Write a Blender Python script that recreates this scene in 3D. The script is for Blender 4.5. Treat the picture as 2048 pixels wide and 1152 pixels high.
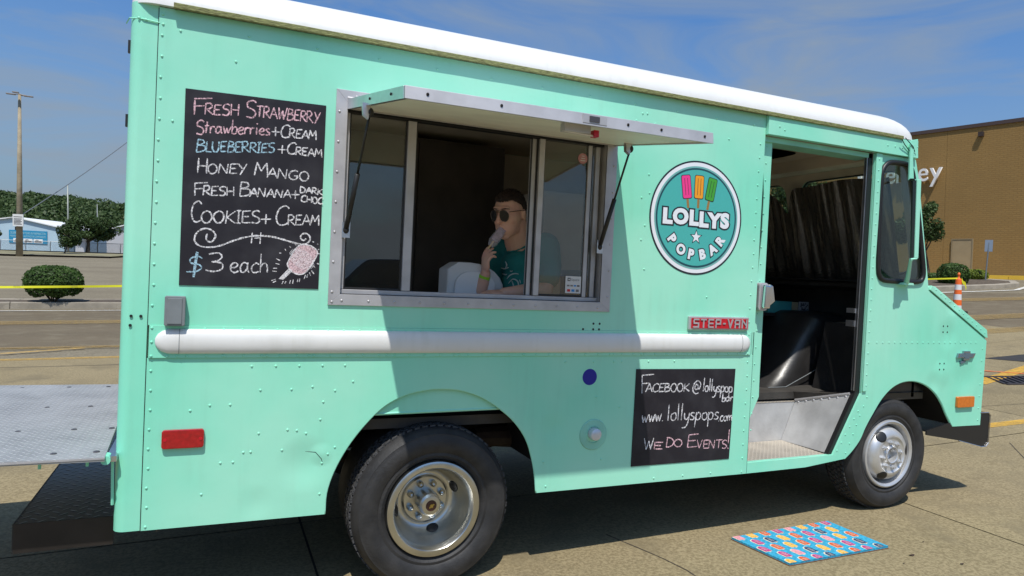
import bpy, bmesh, math, random
import numpy as np
from mathutils import Vector, Matrix, noise
from mathutils.geometry import tessellate_polygon
from mathutils.bvhtree import BVHTree
for o in list(bpy.data.objects): bpy.data.objects.remove(o)
SC = bpy.context.scene
COL = SC.collection
R = math.radians
random.seed(7); np.random.seed(7)

# ------------------------------------------------------------------ camera
CAM = Vector((0, -3.14, 0))
cf = Vector((0.40114545, 0.91577466, -0.02095465)); cr = Vector((0.91532735, -0.39985386, 0.04788247)); cu = Vector((-0.03547075, 0.03838819, 0.99863315))
cd = bpy.data.cameras.new('camera'); co = bpy.data.objects.new('camera', cd); COL.objects.link(co)
co.matrix_world = Matrix(((cr.x, cu.x, -cf.x, CAM.x), (cr.y, cu.y, -cf.y, CAM.y), (cr.z, cu.z, -cf.z, CAM.z), (0, 0, 0, 1)))
cd.sensor_width = 36; cd.lens = 1358.7 / 2048 * 36; cd.clip_start = 0.05; cd.clip_end = 6000
SC.camera = co
# ------------------------------------------------------------------ light
SUN = Vector((-0.32, -0.78, 1.65)).normalized()
sl = bpy.data.lights.new('sun', 'SUN'); sl.energy = 3.9; sl.angle = R(0.55); sl.color = (1.0, 0.955, 0.88)
so = bpy.data.objects.new('sun', sl); COL.objects.link(so); so.rotation_euler = SUN.to_track_quat('Z', 'Y').to_euler()
W = bpy.data.worlds.new('World'); SC.world = W; W.use_nodes = True
nt = W.node_tree; nt.nodes.clear()
def N(t, kind, **kw):
    n = t.nodes.new(kind)
    for k, v in kw.items():
        if k.startswith('i_'): n.inputs[int(k[2:]) if k[2:].isdigit() else k[2:]].default_value = v
        else: setattr(n, k, v)
    return n
sky = N(nt, 'ShaderNodeTexSky', sky_type='NISHITA', sun_disc=False, sun_elevation=math.asin(SUN.z), sun_rotation=math.atan2(SUN.x, SUN.y),
        altitude=200, air_density=1.3, dust_density=2.6, ozone_density=3.0)
tc = N(nt, 'ShaderNodeTexCoord')
mp = N(nt, 'ShaderNodeMapping'); mp.inputs['Scale'].default_value = (1.3, 1.3, 5.5); mp.inputs['Rotation'].default_value = (0.05, 0.12, 0.3)
nt.links.new(tc.outputs['Generated'], mp.inputs[0])
nz = N(nt, 'ShaderNodeTexNoise'); nz.inputs['Scale'].default_value = 2.3; nz.inputs['Detail'].default_value = 9; nz.inputs['Roughness'].default_value = .56; nz.inputs['Distortion'].default_value = .9
nt.links.new(mp.outputs[0], nz.inputs[0])
cr_ = N(nt, 'ShaderNodeValToRGB'); cr_.color_ramp.elements[0].position = .42; cr_.color_ramp.elements[0].color = (0, 0, 0, 1)
cr_.color_ramp.elements[1].position = .68; cr_.color_ramp.elements[1].color = (.72, .72, .72, 1)
nt.links.new(nz.outputs[0], cr_.inputs[0])
tint = N(nt, 'ShaderNodeMix', data_type='RGBA', blend_type='MULTIPLY'); tint.inputs[0].default_value = 1; tint.inputs[7].default_value = (0.45, 0.70, 1.00, 1)
nt.links.new(sky.outputs[0], tint.inputs[6])
mx = N(nt, 'ShaderNodeMix', data_type='RGBA'); mx.inputs[7].default_value = (2.05, 2.50, 3.05, 1)
szn = N(nt, 'ShaderNodeSeparateXYZ'); nt.links.new(tc.outputs['Generated'], szn.inputs[0])
hz = N(nt, 'ShaderNodeMapRange', interpolation_type='SMOOTHSTEP'); hz.inputs[1].default_value = 0.; hz.inputs[2].default_value = .36; hz.inputs[3].default_value = .66; hz.inputs[4].default_value = 0.; nt.links.new(szn.outputs['Z'], hz.inputs[0])
mxm = N(nt, 'ShaderNodeMath', operation='ADD', use_clamp=True); nt.links.new(cr_.outputs[0], mxm.inputs[0]); nt.links.new(hz.outputs[0], mxm.inputs[1]); nt.links.new(mxm.outputs[0], mx.inputs[0]); nt.links.new(tint.outputs[2], mx.inputs[6])
bg = N(nt, 'ShaderNodeBackground'); bg.inputs[1].default_value = .115
nt.links.new(mx.outputs[2], bg.inputs[0])
wo = N(nt, 'ShaderNodeOutputWorld'); nt.links.new(bg.outputs[0], wo.inputs[0])
vs = SC.view_settings; vs.view_transform = 'Standard'; vs.look = 'None'; vs.exposure = 0.27; vs.gamma = 1; vs.use_curve_mapping = False
SC.render.engine = 'CYCLES'; SC.cycles.max_bounces = 8; SC.cycles.transparent_max_bounces = 12

# ------------------------------------------------------------------ materials
def mat(name, col, rough=.6, metal=0., var=.0, vscale=3., bump=.0, bscale=20., col2=None, coat=0., spec=None, stretch=None, detail=4, lo=.35, hi=.65, col3=None, s3=60):
    m = bpy.data.materials.new(name); m.use_nodes = True; t = m.node_tree; b = t.nodes['Principled BSDF']
    b.inputs['Base Color'].default_value = (*col, 1); b.inputs['Roughness'].default_value = rough; b.inputs['Metallic'].default_value = metal
    if coat: b.inputs['Coat Weight'].default_value = coat; b.inputs['Coat Roughness'].default_value = .12
    if spec is not None: b.inputs['Specular IOR Level'].default_value = spec
    tcn = N(t, 'ShaderNodeTexCoord'); src = tcn.outputs['Object']
    if stretch:
        mpn = N(t, 'ShaderNodeMapping'); mpn.inputs['Scale'].default_value = stretch; t.links.new(src, mpn.inputs[0]); src = mpn.outputs[0]
    if var or col2:
        n1 = N(t, 'ShaderNodeTexNoise'); n1.inputs['Scale'].default_value = vscale; n1.inputs['Detail'].default_value = detail
        t.links.new(src, n1.inputs[0])
        rp = N(t, 'ShaderNodeValToRGB'); rp.color_ramp.elements[0].position = lo; rp.color_ramp.elements[1].position = hi
        c2 = col2 if col2 else tuple(c * (1 - var) for c in col); c1 = col if col2 else tuple(min(1, c * (1 + var)) for c in col)
        rp.color_ramp.elements[0].color = (*c1, 1); rp.color_ramp.elements[1].color = (*c2, 1)
        t.links.new(n1.outputs[0], rp.inputs[0]); out = rp.outputs[0]
        if col3:
            n3 = N(t, 'ShaderNodeTexNoise'); n3.inputs['Scale'].default_value = s3; n3.inputs['Detail'].default_value = 3; t.links.new(src, n3.inputs[0])
            r3 = N(t, 'ShaderNodeValToRGB'); r3.color_ramp.elements[0].position = .56; r3.color_ramp.elements[1].position = .68; t.links.new(n3.outputs[0], r3.inputs[0])
            m3 = N(t, 'ShaderNodeMix', data_type='RGBA'); m3.inputs[7].default_value = (*col3, 1); t.links.new(r3.outputs[0], m3.inputs[0]); t.links.new(out, m3.inputs[6]); out = m3.outputs[2]
        t.links.new(out, b.inputs['Base Color'])
    if bump:
        n2 = N(t, 'ShaderNodeTexNoise'); n2.inputs['Scale'].default_value = bscale; n2.inputs['Detail'].default_value = 4; t.links.new(src, n2.inputs[0])
        bn = N(t, 'ShaderNodeBump'); bn.inputs['Strength'].default_value = 1; bn.inputs['Distance'].default_value = bump
        t.links.new(n2.outputs[0], bn.inputs['Height']); t.links.new(bn.outputs[0], b.inputs['Normal'])
    return m
MINT = mat('mint_paint', (.345, .775, .585), .38, var=.05, vscale=1.1, bump=.005, bscale=1.9, coat=.25, col2=(.235, .735, .53), lo=.44, hi=.66)
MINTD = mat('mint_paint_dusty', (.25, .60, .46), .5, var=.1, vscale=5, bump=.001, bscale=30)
def grime(m, amount=.22, col=(.16, .17, .10)):
    t = m.node_tree; b = t.nodes['Principled BSDF']; lk = b.inputs['Base Color'].links[0]; src = lk.from_socket
    tcn = N(t, 'ShaderNodeTexCoord'); mpn = N(t, 'ShaderNodeMapping'); mpn.inputs['Scale'].default_value = (26, 26, 1.6); t.links.new(tcn.outputs['Object'], mpn.inputs[0])
    n1 = N(t, 'ShaderNodeTexNoise'); n1.inputs['Scale'].default_value = 1; n1.inputs['Detail'].default_value = 6; t.links.new(mpn.outputs[0], n1.inputs[0])
    n2 = N(t, 'ShaderNodeTexNoise'); n2.inputs['Scale'].default_value = 2.3; n2.inputs['Detail'].default_value = 8; n2.inputs['Roughness'].default_value = .7; t.links.new(tcn.outputs['Object'], n2.inputs[0])
    mu = N(t, 'ShaderNodeMath', operation='MULTIPLY'); t.links.new(n1.outputs[0], mu.inputs[0]); t.links.new(n2.outputs[0], mu.inputs[1])
    mr = N(t, 'ShaderNodeMapRange'); mr.inputs[1].default_value = .27; mr.inputs[2].default_value = .44; mr.inputs[4].default_value = amount; t.links.new(mu.outputs[0], mr.inputs[0])
    mx3 = N(t, 'ShaderNodeMix', data_type='RGBA'); mx3.inputs[7].default_value = (*col, 1); t.links.new(mr.outputs[0], mx3.inputs[0]); t.links.new(src, mx3.inputs[6]); t.links.new(mx3.outputs[2], b.inputs['Base Color'])
    rr = N(t, 'ShaderNodeMapRange'); rr.inputs[3].default_value = .30; rr.inputs[4].default_value = .52; t.links.new(n2.outputs[0], rr.inputs[0]); t.links.new(rr.outputs[0], b.inputs['Roughness'])
grime(MINT, .07)
def dents(m, spots):
    t = m.node_tree; b = t.nodes['Principled BSDF']; src = b.inputs['Normal'].links[0].from_socket; tcn = N(t, 'ShaderNodeTexCoord')
    for (p, r_, d) in spots:
        vm = N(t, 'ShaderNodeVectorMath', operation='DISTANCE'); vm.inputs[1].default_value = p; t.links.new(tcn.outputs['Object'], vm.inputs[0])
        mr = N(t, 'ShaderNodeMapRange', interpolation_type='SMOOTHSTEP'); mr.inputs[1].default_value = 0; mr.inputs[2].default_value = r_; mr.inputs[3].default_value = 1; mr.inputs[4].default_value = 0; t.links.new(vm.outputs['Value'], mr.inputs[0])
        bn = N(t, 'ShaderNodeBump', invert=d < 0); bn.inputs['Distance'].default_value = abs(d); bn.inputs['Strength'].default_value = 1; t.links.new(mr.outputs[0], bn.inputs['Height']); t.links.new(src, bn.inputs['Normal']); src = bn.outputs[0]
    t.links.new(src, b.inputs['Normal'])
dents(MINT, [((.40, 0, -.90), .14, -.009), ((.47, 0, -.86), .06, .005), ((.20, 0, -1.06), .09, -.003), ((4.74, 0, -.28), .13, -.007), ((4.70, 0, -.56), .12, .006), ((4.62, 0, -.62), .10, -.005), ((4.95, 0, -.60), .16, -.007), ((2.2, 0, -.62), .18, -.005), ((1.65, 0, -.80), .10, -.005), ((4.78, 0, -.06), .10, -.010)])
WHITE = mat('white_roof_paint', (.72, .72, .70), .4, var=.03, vscale=3, coat=.2, bump=.004, bscale=3)
grime(WHITE, .14, (.34, .34, .22))
GUTTER = mat('weathered_gutter', (.27, .29, .11), .8, col2=(.12, .12, .045), vscale=45, bump=.003, bscale=60, stretch=(1, 6, 6))
ALU = mat('aluminium', (.62, .62, .64), .34, 1., var=.12, vscale=7, bump=.0006, bscale=120, stretch=(1, 1, 1))
ALUB = mat('bare_aluminium_sheet', (.52, .52, .52), .48, .35, var=.14, vscale=6, bump=.0008, bscale=60)
ALUP = mat('dull_aluminium', (.50, .49, .50), .55, .55, var=.10, vscale=9)
CHROME = mat('chrome', (.75, .75, .77), .10, 1.)
WHEELS = mat('polished_wheel', (.56, .56, .53), .28, 1., var=.12, vscale=8, bump=.0006, bscale=40)
SILVER = mat('silver_wheel_paint', (.62, .62, .62), .33, .6, var=.08, vscale=12)
RUBBER = mat('tyre_rubber', (.017, .017, .018), .62, var=.35, vscale=14, bump=.0015, bscale=90, col2=(.032, .031, .031))
TREAD = mat('tyre_tread', (.05, .05, .052), .85, var=.3, vscale=30, bump=.01, bscale=55)
BLACK = mat('black_rubber', (.012, .012, .013), .45)
DARK = mat('dark_underbody', (.007, .006, .006), .85, var=.3, vscale=8, bump=.004, bscale=20)
RUST = mat('rusty_axle', (.022, .013, .009), .8, var=.4, vscale=14, bump=.004, bscale=30)
VINYL = mat('black_vinyl', (.022, .021, .021), .34, var=.2, vscale=9, bump=.003, bscale=9)
FLOORM = mat('dark_floor_mat', (.045, .041, .037), .6, var=.25, vscale=8, bump=.002, bscale=40)
BOARD = mat('chalkboard_vinyl', (.018, .016, .021), .5, col2=(.036, .034, .040), vscale=7, spec=.3, lo=.45, hi=.75, bump=.0005, bscale=30)
GREYBOX = mat('grey_plastic', (.19, .21, .22), .5, var=.06, vscale=20)
REDL = mat('red_lens', (.36, .006, .010), .16, var=.15, vscale=60, coat=.6)
AMBER = mat('amber_lens', (.62, .16, .012), .2, coat=.5, var=.1, vscale=50)
BLUEC = mat('blue_sticker', (.006, .008, .27), .5)
REDP = mat('red_badge_enamel', (.52, .008, .02), .3)
BLUEGREY = mat('blue_grey_badge', (.16, .24, .32), .3, .6)
LINING = mat('interior_lining', (.58, .51, .40), .6, var=.12, vscale=3, bump=.002, bscale=6)
LININGW = mat('interior_wall_pale', (.60, .57, .52), .6, var=.1, vscale=3)
FRIDGE = mat('dark_fridge', (.065, .054, .045), .4, var=.4, vscale=2)
FOIL = mat('foil_insulation', (.29, .27, .24), .24, .95, var=.08, vscale=3, bump=.0025, bscale=55)
UNDER = mat('awning_underside', (.80, .78, .67), .55, var=.06, vscale=5)
FREEZ = mat('freezer_white', (.62, .63, .64), .4, var=.05, vscale=4)
TEAL = mat('teal_box', (.05, .32, .34), .5, var=.1, vscale=9)
def paintflat(name, c, r=.45): return mat(name, c, r)
LG = dict(black=paintflat('logo_black', (.018, .022, .03)), white=paintflat('logo_white', (.78, .80, .84)), teal=paintflat('logo_teal', (.065, .42, .385)), grey=paintflat('logo_grey_teal', (.17, .42, .40)),
          dark=paintflat('logo_dark_teal', (.012, .07, .09)), pink=paintflat('logo_pink', (.85, .045, .26)), amber=paintflat('logo_orange', (.85, .33, .015)), green=paintflat('logo_green', (.055, .33, .03)), stick=paintflat('logo_stick', (.30, .17, .05)))
def glass(name, refl, tintc=(1, 1, 1)):
    m = bpy.data.materials.new(name); m.use_nodes = True; t = m.node_tree; t.nodes.clear()
    o = N(t, 'ShaderNodeOutputMaterial'); mxx = N(t, 'ShaderNodeMixShader'); tr = N(t, 'ShaderNodeBsdfTransparent'); gl = N(t, 'ShaderNodeBsdfGlossy')
    tr.inputs[0].default_value = (*tintc, 1); gl.inputs['Roughness'].default_value = .01; gl.inputs[0].default_value = (1, .96, .90, 1)
    fr = N(t, 'ShaderNodeLayerWeight'); fr.inputs[0].default_value = .18
    mr = N(t, 'ShaderNodeMapRange'); mr.inputs[3].default_value = refl; mr.inputs[4].default_value = .55
    t.links.new(fr.outputs['Fresnel'], mr.inputs[0]); t.links.new(mr.outputs[0], mxx.inputs[0]); t.links.new(tr.outputs[0], mxx.inputs[1]); t.links.new(gl.outputs[0], mxx.inputs[2]); t.links.new(mxx.outputs[0], o.inputs[0])
    return m
GLASS = glass('window_glass', .075, (.86, .88, .88)); GLASSC = glass('cab_glass', .03, (.80, .86, .84))
def chalk(name, c):
    m = bpy.data.materials.new(name); m.use_nodes = True; t = m.node_tree; b = t.nodes['Principled BSDF']
    b.inputs['Base Color'].default_value = (*c, 1); b.inputs['Roughness'].default_value = 1
    tcn = N(t, 'ShaderNodeTexCoord'); n1 = N(t, 'ShaderNodeTexNoise'); n1.inputs['Scale'].default_value = 150; n1.inputs['Detail'].default_value = 6
    t.links.new(tcn.outputs['Object'], n1.inputs[0]); mr = N(t, 'ShaderNodeMapRange'); mr.inputs[1].default_value = .34; mr.inputs[2].default_value = .60; mr.inputs[3].default_value = .18
    t.links.new(n1.outputs[0], mr.inputs[0]); t.links.new(mr.outputs[0], b.inputs['Alpha'])
    return m
CHALK = {'w': chalk('white_chalk', (.80, .78, .80)), 'p': chalk('pink_chalk', (.82, .52, .58)), 'b': chalk('blue_chalk', (.40, .62, .74)), 'f': chalk('pale_pink_chalk', (.72, .52, .55))}

# ------------------------------------------------------------------ mesh helpers
class MB:
    def __init__(s): s.v = []; s.f = []
    def add(s, vs, fs):
        b = len(s.v); s.v += [tuple(v) for v in vs]; s.f += [tuple(i + b for i in f) for f in fs]; return s
    def box(s, a, b, M=None):
        (x0, y0, z0), (x1, y1, z1) = a, b
        v = [(x0, y0, z0), (x1, y0, z0), (x1, y1, z0), (x0, y1, z0), (x0, y0, z1), (x1, y0, z1), (x1, y1, z1), (x0, y1, z1)]
        if M: v = [tuple(M @ Vector(p)) for p in v]
        return s.add(v, [(0, 3, 2, 1), (4, 5, 6, 7), (0, 1, 5, 4), (1, 2, 6, 5), (2, 3, 7, 6), (3, 0, 4, 7)])
    def tube(s, pts, r, seg=10, cap=True):
        pts = [Vector(p) for p in pts]; n = len(pts); rs = r if isinstance(r, (list, tuple)) else [r] * n
        rings = []; up = None
        for i, p in enumerate(pts):
            d = (pts[min(i + 1, n - 1)] - pts[max(i - 1, 0)]).normalized()
            if up is None:
                up = Vector((0, 0, 1)) if abs(d.z) < .9 else Vector((1, 0, 0))
            a = d.cross(up).normalized(); b = a.cross(d).normalized(); up = b
            rings.append([p + (a * math.cos(t) + b * math.sin(t)) * rs[i] for t in [2 * math.pi * k / seg for k in range(seg)]])
        v = [q for g in rings for q in g]; f = []
        for i in range(n - 1):
            for k in range(seg): f.append((i * seg + k, i * seg + (k + 1) % seg, (i + 1) * seg + (k + 1) % seg, (i + 1) * seg + k))
        if cap: f.append(tuple(range(seg))[::-1]); f.append(tuple((n - 1) * seg + k for k in range(seg)))
        return s.add(v, f)
    def lathe(s, prof, c, seg=64, axis='y'):
        v = []; f = []; n = len(prof)
        for k in range(seg):
            a = 2 * math.pi * k / seg
            for (r, h) in prof:
                if axis == 'y': v.append((c[0] + r * math.cos(a), c[1] + h, c[2] + r * math.sin(a)))
                else: v.append((c[0] + r * math.cos(a), c[1] + r * math.sin(a), c[2] + h))
        for k in range(seg):
            for i in range(n - 1): f.append((k * n + i, k * n + i + 1, ((k + 1) % seg) * n + i + 1, ((k + 1) % seg) * n + i))
        return s.add(v, f)
    def ell(s, c, rad, seg=12, rings=8, M=None):
        v = []; f = []
        for i in range(rings + 1):
            th = math.pi * i / rings
            for k in range(seg):
                ph = 2 * math.pi * k / seg
                p = Vector((rad[0] * math.sin(th) * math.cos(ph), rad[1] * math.sin(th) * math.sin(ph), rad[2] * math.cos(th)))
                if M: p = M @ p
                v.append(tuple(p + Vector(c)))
        for i in range(rings):
            for k in range(seg): f.append((i * seg + k, i * seg + (k + 1) % seg, (i + 1) * seg + (k + 1) % seg, (i + 1) * seg + k)[::-1])
        return s.add(v, f)
    def plate(s, outline, y0, y1, holes=(), T=None):
        """solid plate in the x-z plane between y0 (outer) and y1; T maps (a, depth, b) to a world point"""
        T = T or (lambda a, y, b: (a, y, b))
        loops = [list(outline)] + [list(h) for h in holes]
        flat = [p for l in loops for p in l]
        tris = tessellate_polygon([[Vector((p[0], p[1], 0)) for p in l] for l in loops]); n = len(flat)
        v = [T(p[0], y0, p[1]) for p in flat] + [T(p[0], y1, p[1]) for p in flat]; f = []
        for t in tris:
            A, B, C_ = [flat[i] for i in t]
            cr2 = (B[0] - A[0]) * (C_[1] - A[1]) - (B[1] - A[1]) * (C_[0] - A[0])
            if abs(cr2) < 1e-12: continue
            t = t if cr2 > 0 else t[::-1]
            f.append(tuple(t)); f.append(tuple(i + n for i in t[::-1]))
        b = 0
        for l in loops:
            m = len(l)
            for i in range(m): f.append((b + i, b + (i + 1) % m, n + b + (i + 1) % m, n + b + i)[::-1])
            b += m
        return s.add(v, f)
    def build(s, name, m, parent=None, smooth=False, bevel=0., fix=True, auto=None):
        me = bpy.data.meshes.new(name); me.from_pydata(s.v, [], s.f)
        if fix and len(s.v) < 60000:
            bm = bmesh.new(); bm.from_mesh(me)
            if bevel: bmesh.ops.remove_doubles(bm, verts=bm.verts, dist=1e-6)
            bmesh.ops.recalc_face_normals(bm, faces=bm.faces)
            if bevel:
                ed = [e for e in bm.edges if len(e.link_faces) == 2 and e.calc_face_angle(0) > .5]
                bmesh.ops.bevel(bm, geom=ed, offset=bevel, segments=2, affect='EDGES', profile=.6)
            bm.to_mesh(me); bm.free()
        if smooth: me.polygons.foreach_set('use_smooth', [True] * len(me.polygons))
        if auto:
            me.polygons.foreach_set('use_smooth', [True] * len(me.polygons)); me.set_sharp_from_angle(angle=R(auto))
        me.materials.append(m); o = bpy.data.objects.new(name, me); COL.objects.link(o)
        if parent: o.parent = parent
        me.update(); return o
def tag(o, label=None, cat=None, group=None, kind=None):
    if label: o['label'] = label
    if cat: o['category'] = cat
    if group: o['group'] = group
    if kind: o['kind'] = kind
    return o
def empty(name, loc=(0, 0, 0), **kw):
    o = bpy.data.objects.new(name, None); COL.objects.link(o); o.location = loc; o.empty_display_size = .1; return tag(o, **kw)
def cat_(pts, sub=5, closed=False):
    P = [Vector((*p, 0)) if len(p) == 2 else Vector(p) for p in pts]; n = len(P); out = []
    rng = range(n) if closed else range(n - 1)
    for i in rng:
        if closed: a, b, c, d = P[i - 1], P[i], P[(i + 1) % n], P[(i + 2) % n]
        else: a, b, c, d = P[max(i - 1, 0)], P[i], P[i + 1], P[min(i + 2, n - 1)]
        for k in range(sub):
            t = k / sub
            out.append(.5 * ((2 * b) + (c - a) * t + (2 * a - 5 * b + 4 * c - d) * t * t + (3 * b - a - 3 * c + d) * t ** 3))
    if not closed: out.append(P[-1])
    return [tuple(p[:2]) if len(pts[0]) == 2 else tuple(p) for p in out]
def circ(cx, cz, r, n=64, rz=None): return [(cx + r * math.cos(2 * math.pi * k / n), cz + (rz or r) * math.sin(2 * math.pi * k / n)) for k in range(n)]
def rrect(x0, z0, x1, z1, r, n=5):
    out = []
    for cx, cz, a0 in ((x1 - r, z1 - r, 0), (x0 + r, z1 - r, 90), (x0 + r, z0 + r, 180), (x1 - r, z0 + r, 270)):
        for k in range(n + 1):
            a = R(a0 + 90 * k / n); out.append((cx + r * math.cos(a), cz + r * math.sin(a)))
    return out

# ------------------------------------------------------------------ terrain
def sm(a, b, x):
    t = min(1, max(0, (x - a) / (b - a))); return t * t * (3 - 2 * t)
def softp(t, w=1.2): return w * math.log1p(math.exp(max(-30, t / w))) if t / w < 30 else t
def h(x, y):
    dx, dy = x, y + 3.14; rr = math.hypot(dx, dy); az = math.degrees(math.atan2(dx, dy)); rc = min(rr, 78.); k = rc / max(rr, 1e-6)
    b = -1.487 + .0225 * (dx * k - 4.26)
    w = sm(5, 30, az) * (1 - sm(95, 130, az)); wl = (1 - sm(5, 30, az)) * sm(-130, -95, az)
    return b + w * .056 * softp(rc - 9.5) + wl * .036 * softp(rc - 25)
def sheet(pts, eps=.004, step=1.0, mb=None):
    """flat polygon following the terrain; pts: quad corners a,b,c,d"""
    mb = mb or MB(); a, b, c, d = [Vector((*p, 0)) for p in pts]
    nu = max(1, int(max((b - a).length, (c - d).length) / step)); nv = max(1, int(max((d - a).length, (c - b).length) / step)); v = []; f = []
    for i in range(nu + 1):
        for j in range(nv + 1):
            u, w = i / nu, j / nv; p = (a * (1 - u) + b * u) * (1 - w) + (d * (1 - u) + c * u) * w
            v.append((p.x, p.y, h(p.x, p.y) + eps))
    for i in range(nu):
        for j in range(nv): f.append((i * (nv + 1) + j, (i + 1) * (nv + 1) + j, (i + 1) * (nv + 1) + j + 1, i * (nv + 1) + j + 1))
    return mb.add(v, f)

# ------------------------------------------------------------------ ground
def concrete(name, c1, c2, c3, big=.35, fine=52, rnd=.10, bump=.002, streak=None):
    m = bpy.data.materials.new(name); m.use_nodes = True; t = m.node_tree; b = t.nodes['Principled BSDF']; b.inputs['Roughness'].default_value = .9; b.inputs['Specular IOR Level'].default_value = .2
    tcn = N(t, 'ShaderNodeTexCoord'); src = tcn.outputs['Object']
    if streak:
        mpn = N(t, 'ShaderNodeMapping'); mpn.inputs['Scale'].default_value = streak; t.links.new(src, mpn.inputs[0]); s2 = mpn.outputs[0]
    else: s2 = src
    def nz_(sc, det, rough=.5, s=src):
        n = N(t, 'ShaderNodeTexNoise'); n.inputs['Scale'].default_value = sc; n.inputs['Detail'].default_value = det; n.inputs['Roughness'].default_value = rough; t.links.new(s, n.inputs[0]); return n
    n1 = nz_(big, 6, .62, s2); r1 = N(t, 'ShaderNodeValToRGB'); r1.color_ramp.elements[0].position = .33; r1.color_ramp.elements[1].position = .68
    r1.color_ramp.elements[0].color = (*c2, 1); r1.color_ramp.elements[1].color = (*c1, 1); t.links.new(n1.outputs[0], r1.inputs[0])
    n2 = nz_(fine, 3, .7); r2 = N(t, 'ShaderNodeValToRGB'); r2.color_ramp.elements[0].position = .38; r2.color_ramp.elements[1].position = .60
    r2.color_ramp.elements[0].color = (.58, .56, .53, 1); r2.color_ramp.elements[1].color = (1.12, 1.12, 1.12, 1); t.links.new(n2.outputs[0], r2.inputs[0])
    m1 = N(t, 'ShaderNodeMix', data_type='RGBA', blend_type='MULTIPLY'); m1.inputs[0].default_value = .75; t.links.new(r1.outputs[0], m1.inputs[6]); t.links.new(r2.outputs[0], m1.inputs[7])
    n3 = nz_(2.2, 7, .6); r3 = N(t, 'ShaderNodeValToRGB'); r3.color_ramp.elements[0].position = .50; r3.color_ramp.elements[1].position = .72; r3.color_ramp.elements[1].color = (.9, .9, .9, 1); t.links.new(n3.outputs[0], r3.inputs[0])
    m2 = N(t, 'ShaderNodeMix', data_type='RGBA'); m2.inputs[7].default_value = (*c3, 1); t.links.new(r3.outputs[0], m2.inputs[0]); t.links.new(m1.outputs[2], m2.inputs[6])
    oi = N(t, 'ShaderNodeObjectInfo'); mr = N(t, 'ShaderNodeMapRange'); mr.inputs[3].default_value = 1 - rnd; mr.inputs[4].default_value = 1 + rnd; t.links.new(oi.outputs['Random'], mr.inputs[0])
    m3 = N(t, 'ShaderNodeMix', data_type='RGBA', blend_type='MULTIPLY'); m3.inputs[0].default_value = 1; t.links.new(m2.outputs[2], m3.inputs[6]); t.links.new(mr.outputs[0], m3.inputs[7])
    t.links.new(m3.outputs[2], b.inputs['Base Color'])
    bn = N(t, 'ShaderNodeBump'); bn.inputs['Distance'].default_value = bump; bn.inputs['Strength'].default_value = 1; t.links.new(n2.outputs[0], bn.inputs['Height']); t.links.new(bn.outputs[0], b.inputs['Normal'])
    return m
CONC = concrete('concrete_slab', (.300, .245, .143), (.238, .192, .110), (.175, .143, .086))
LOT = concrete('lot_concrete', (.235, .205, .145), (.175, .150, .105), (.155, .13, .09), big=.12, fine=25, streak=(1, 3.5, 1))
LANE = concrete('brown_asphalt', (.185, .150, .100), (.148, .120, .080), (.20, .17, .115), big=.22, fine=90, streak=(.5, 3, 1), bump=.003)
KERB = mat('kerb_concrete', (.30, .265, .21), .9, var=.15, vscale=3, bump=.004, bscale=30)
SOIL = mat('dark_mulch', (.09, .07, .05), .95, var=.4, vscale=12, bump=.02, bscale=25)
GRASSM = mat('dry_grass', (.20, .18, .10), .95, var=.3, vscale=.7)
JOINT = mat('joint_filler', (.045, .038, .03), .95)
def worn(name, c, a=.5):
    m = bpy.data.materials.new(name); m.use_nodes = True; t = m.node_tree; b = t.nodes['Principled BSDF']; b.inputs['Base Color'].default_value = (*c, 1); b.inputs['Roughness'].default_value = .8
    tcn = N(t, 'ShaderNodeTexCoord'); n1 = N(t, 'ShaderNodeTexNoise'); n1.inputs['Scale'].default_value = 9; n1.inputs['Detail'].default_value = 8; n1.inputs['Roughness'].default_value = .75; t.links.new(tcn.outputs['Object'], n1.inputs[0])
    mr = N(t, 'ShaderNodeMapRange'); mr.inputs[1].default_value = .32; mr.inputs[2].default_value = .62; mr.inputs[3].default_value = max(0, a - .35); mr.inputs[4].default_value = min(1, a + .35); t.links.new(n1.outputs[0], mr.inputs[0]); t.links.new(mr.outputs[0], b.inputs['Alpha']); return m
YEL = worn('worn_yellow_line', (.62, .36, .05), .62); YELF = worn('faded_yellow_line', (.34, .225, .07), .28); YELM = worn('half_worn_yellow_line', (.50, .31, .07), .42); WHT = worn('worn_white_line', (.72, .70, .64), .72); ORG = worn('orange_utility_paint', (.62, .14, .04), .6)

rad = [0.0] + list(np.concatenate([np.arange(1, 12, 1.), np.arange(12, 40, .6), np.arange(40, 100, 2.), np.geomspace(100, 4000, 26)]))
nA = 180; gv = []; gf = []
for i, r_ in enumerate(rad):
    for k in range(nA):
        a = 2 * math.pi * k / nA; x = r_ * math.sin(a); y = -3.14 + r_ * math.cos(a); gv.append((x, y, h(x, y) - .022))
for i in range(len(rad) - 1):
    for k in range(nA):
        k2 = (k + 1) % nA
        if i == 0: gf.append((k, nA + k2, nA + k))
        else: gf.append((i * nA + k, i * nA + k2, (i + 1) * nA + k2, (i + 1) * nA + k))
ground = tag(MB().add(gv, gf).build('ground', LOT), kind='structure', label='pale concrete parking lot stretching behind the van to the far kerb')
g2 = ground
X0, Y0, DX, DY = .53 - 3.97 * 3, 1.1 - 4.1 * 3, 3.97, 4.1
for i in range(7):
    for j in range(5):
        xa, ya = X0 + i * DX, Y0 + j * DY; g = .006
        o = sheet(((xa + g, ya + g), (xa + DX - g, ya + g), (xa + DX - g, ya + DY - g), (xa + g, ya + DY - g)), 0, .4).build('concrete_slab', CONC, ground)
jt = MB()
for i in range(1, 7): sheet(((X0 + i * DX - .02, Y0), (X0 + i * DX + .02, Y0), (X0 + i * DX + .02, Y0 + 5 * DY), (X0 + i * DX - .02, Y0 + 5 * DY)), -.010, .8, jt)
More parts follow.
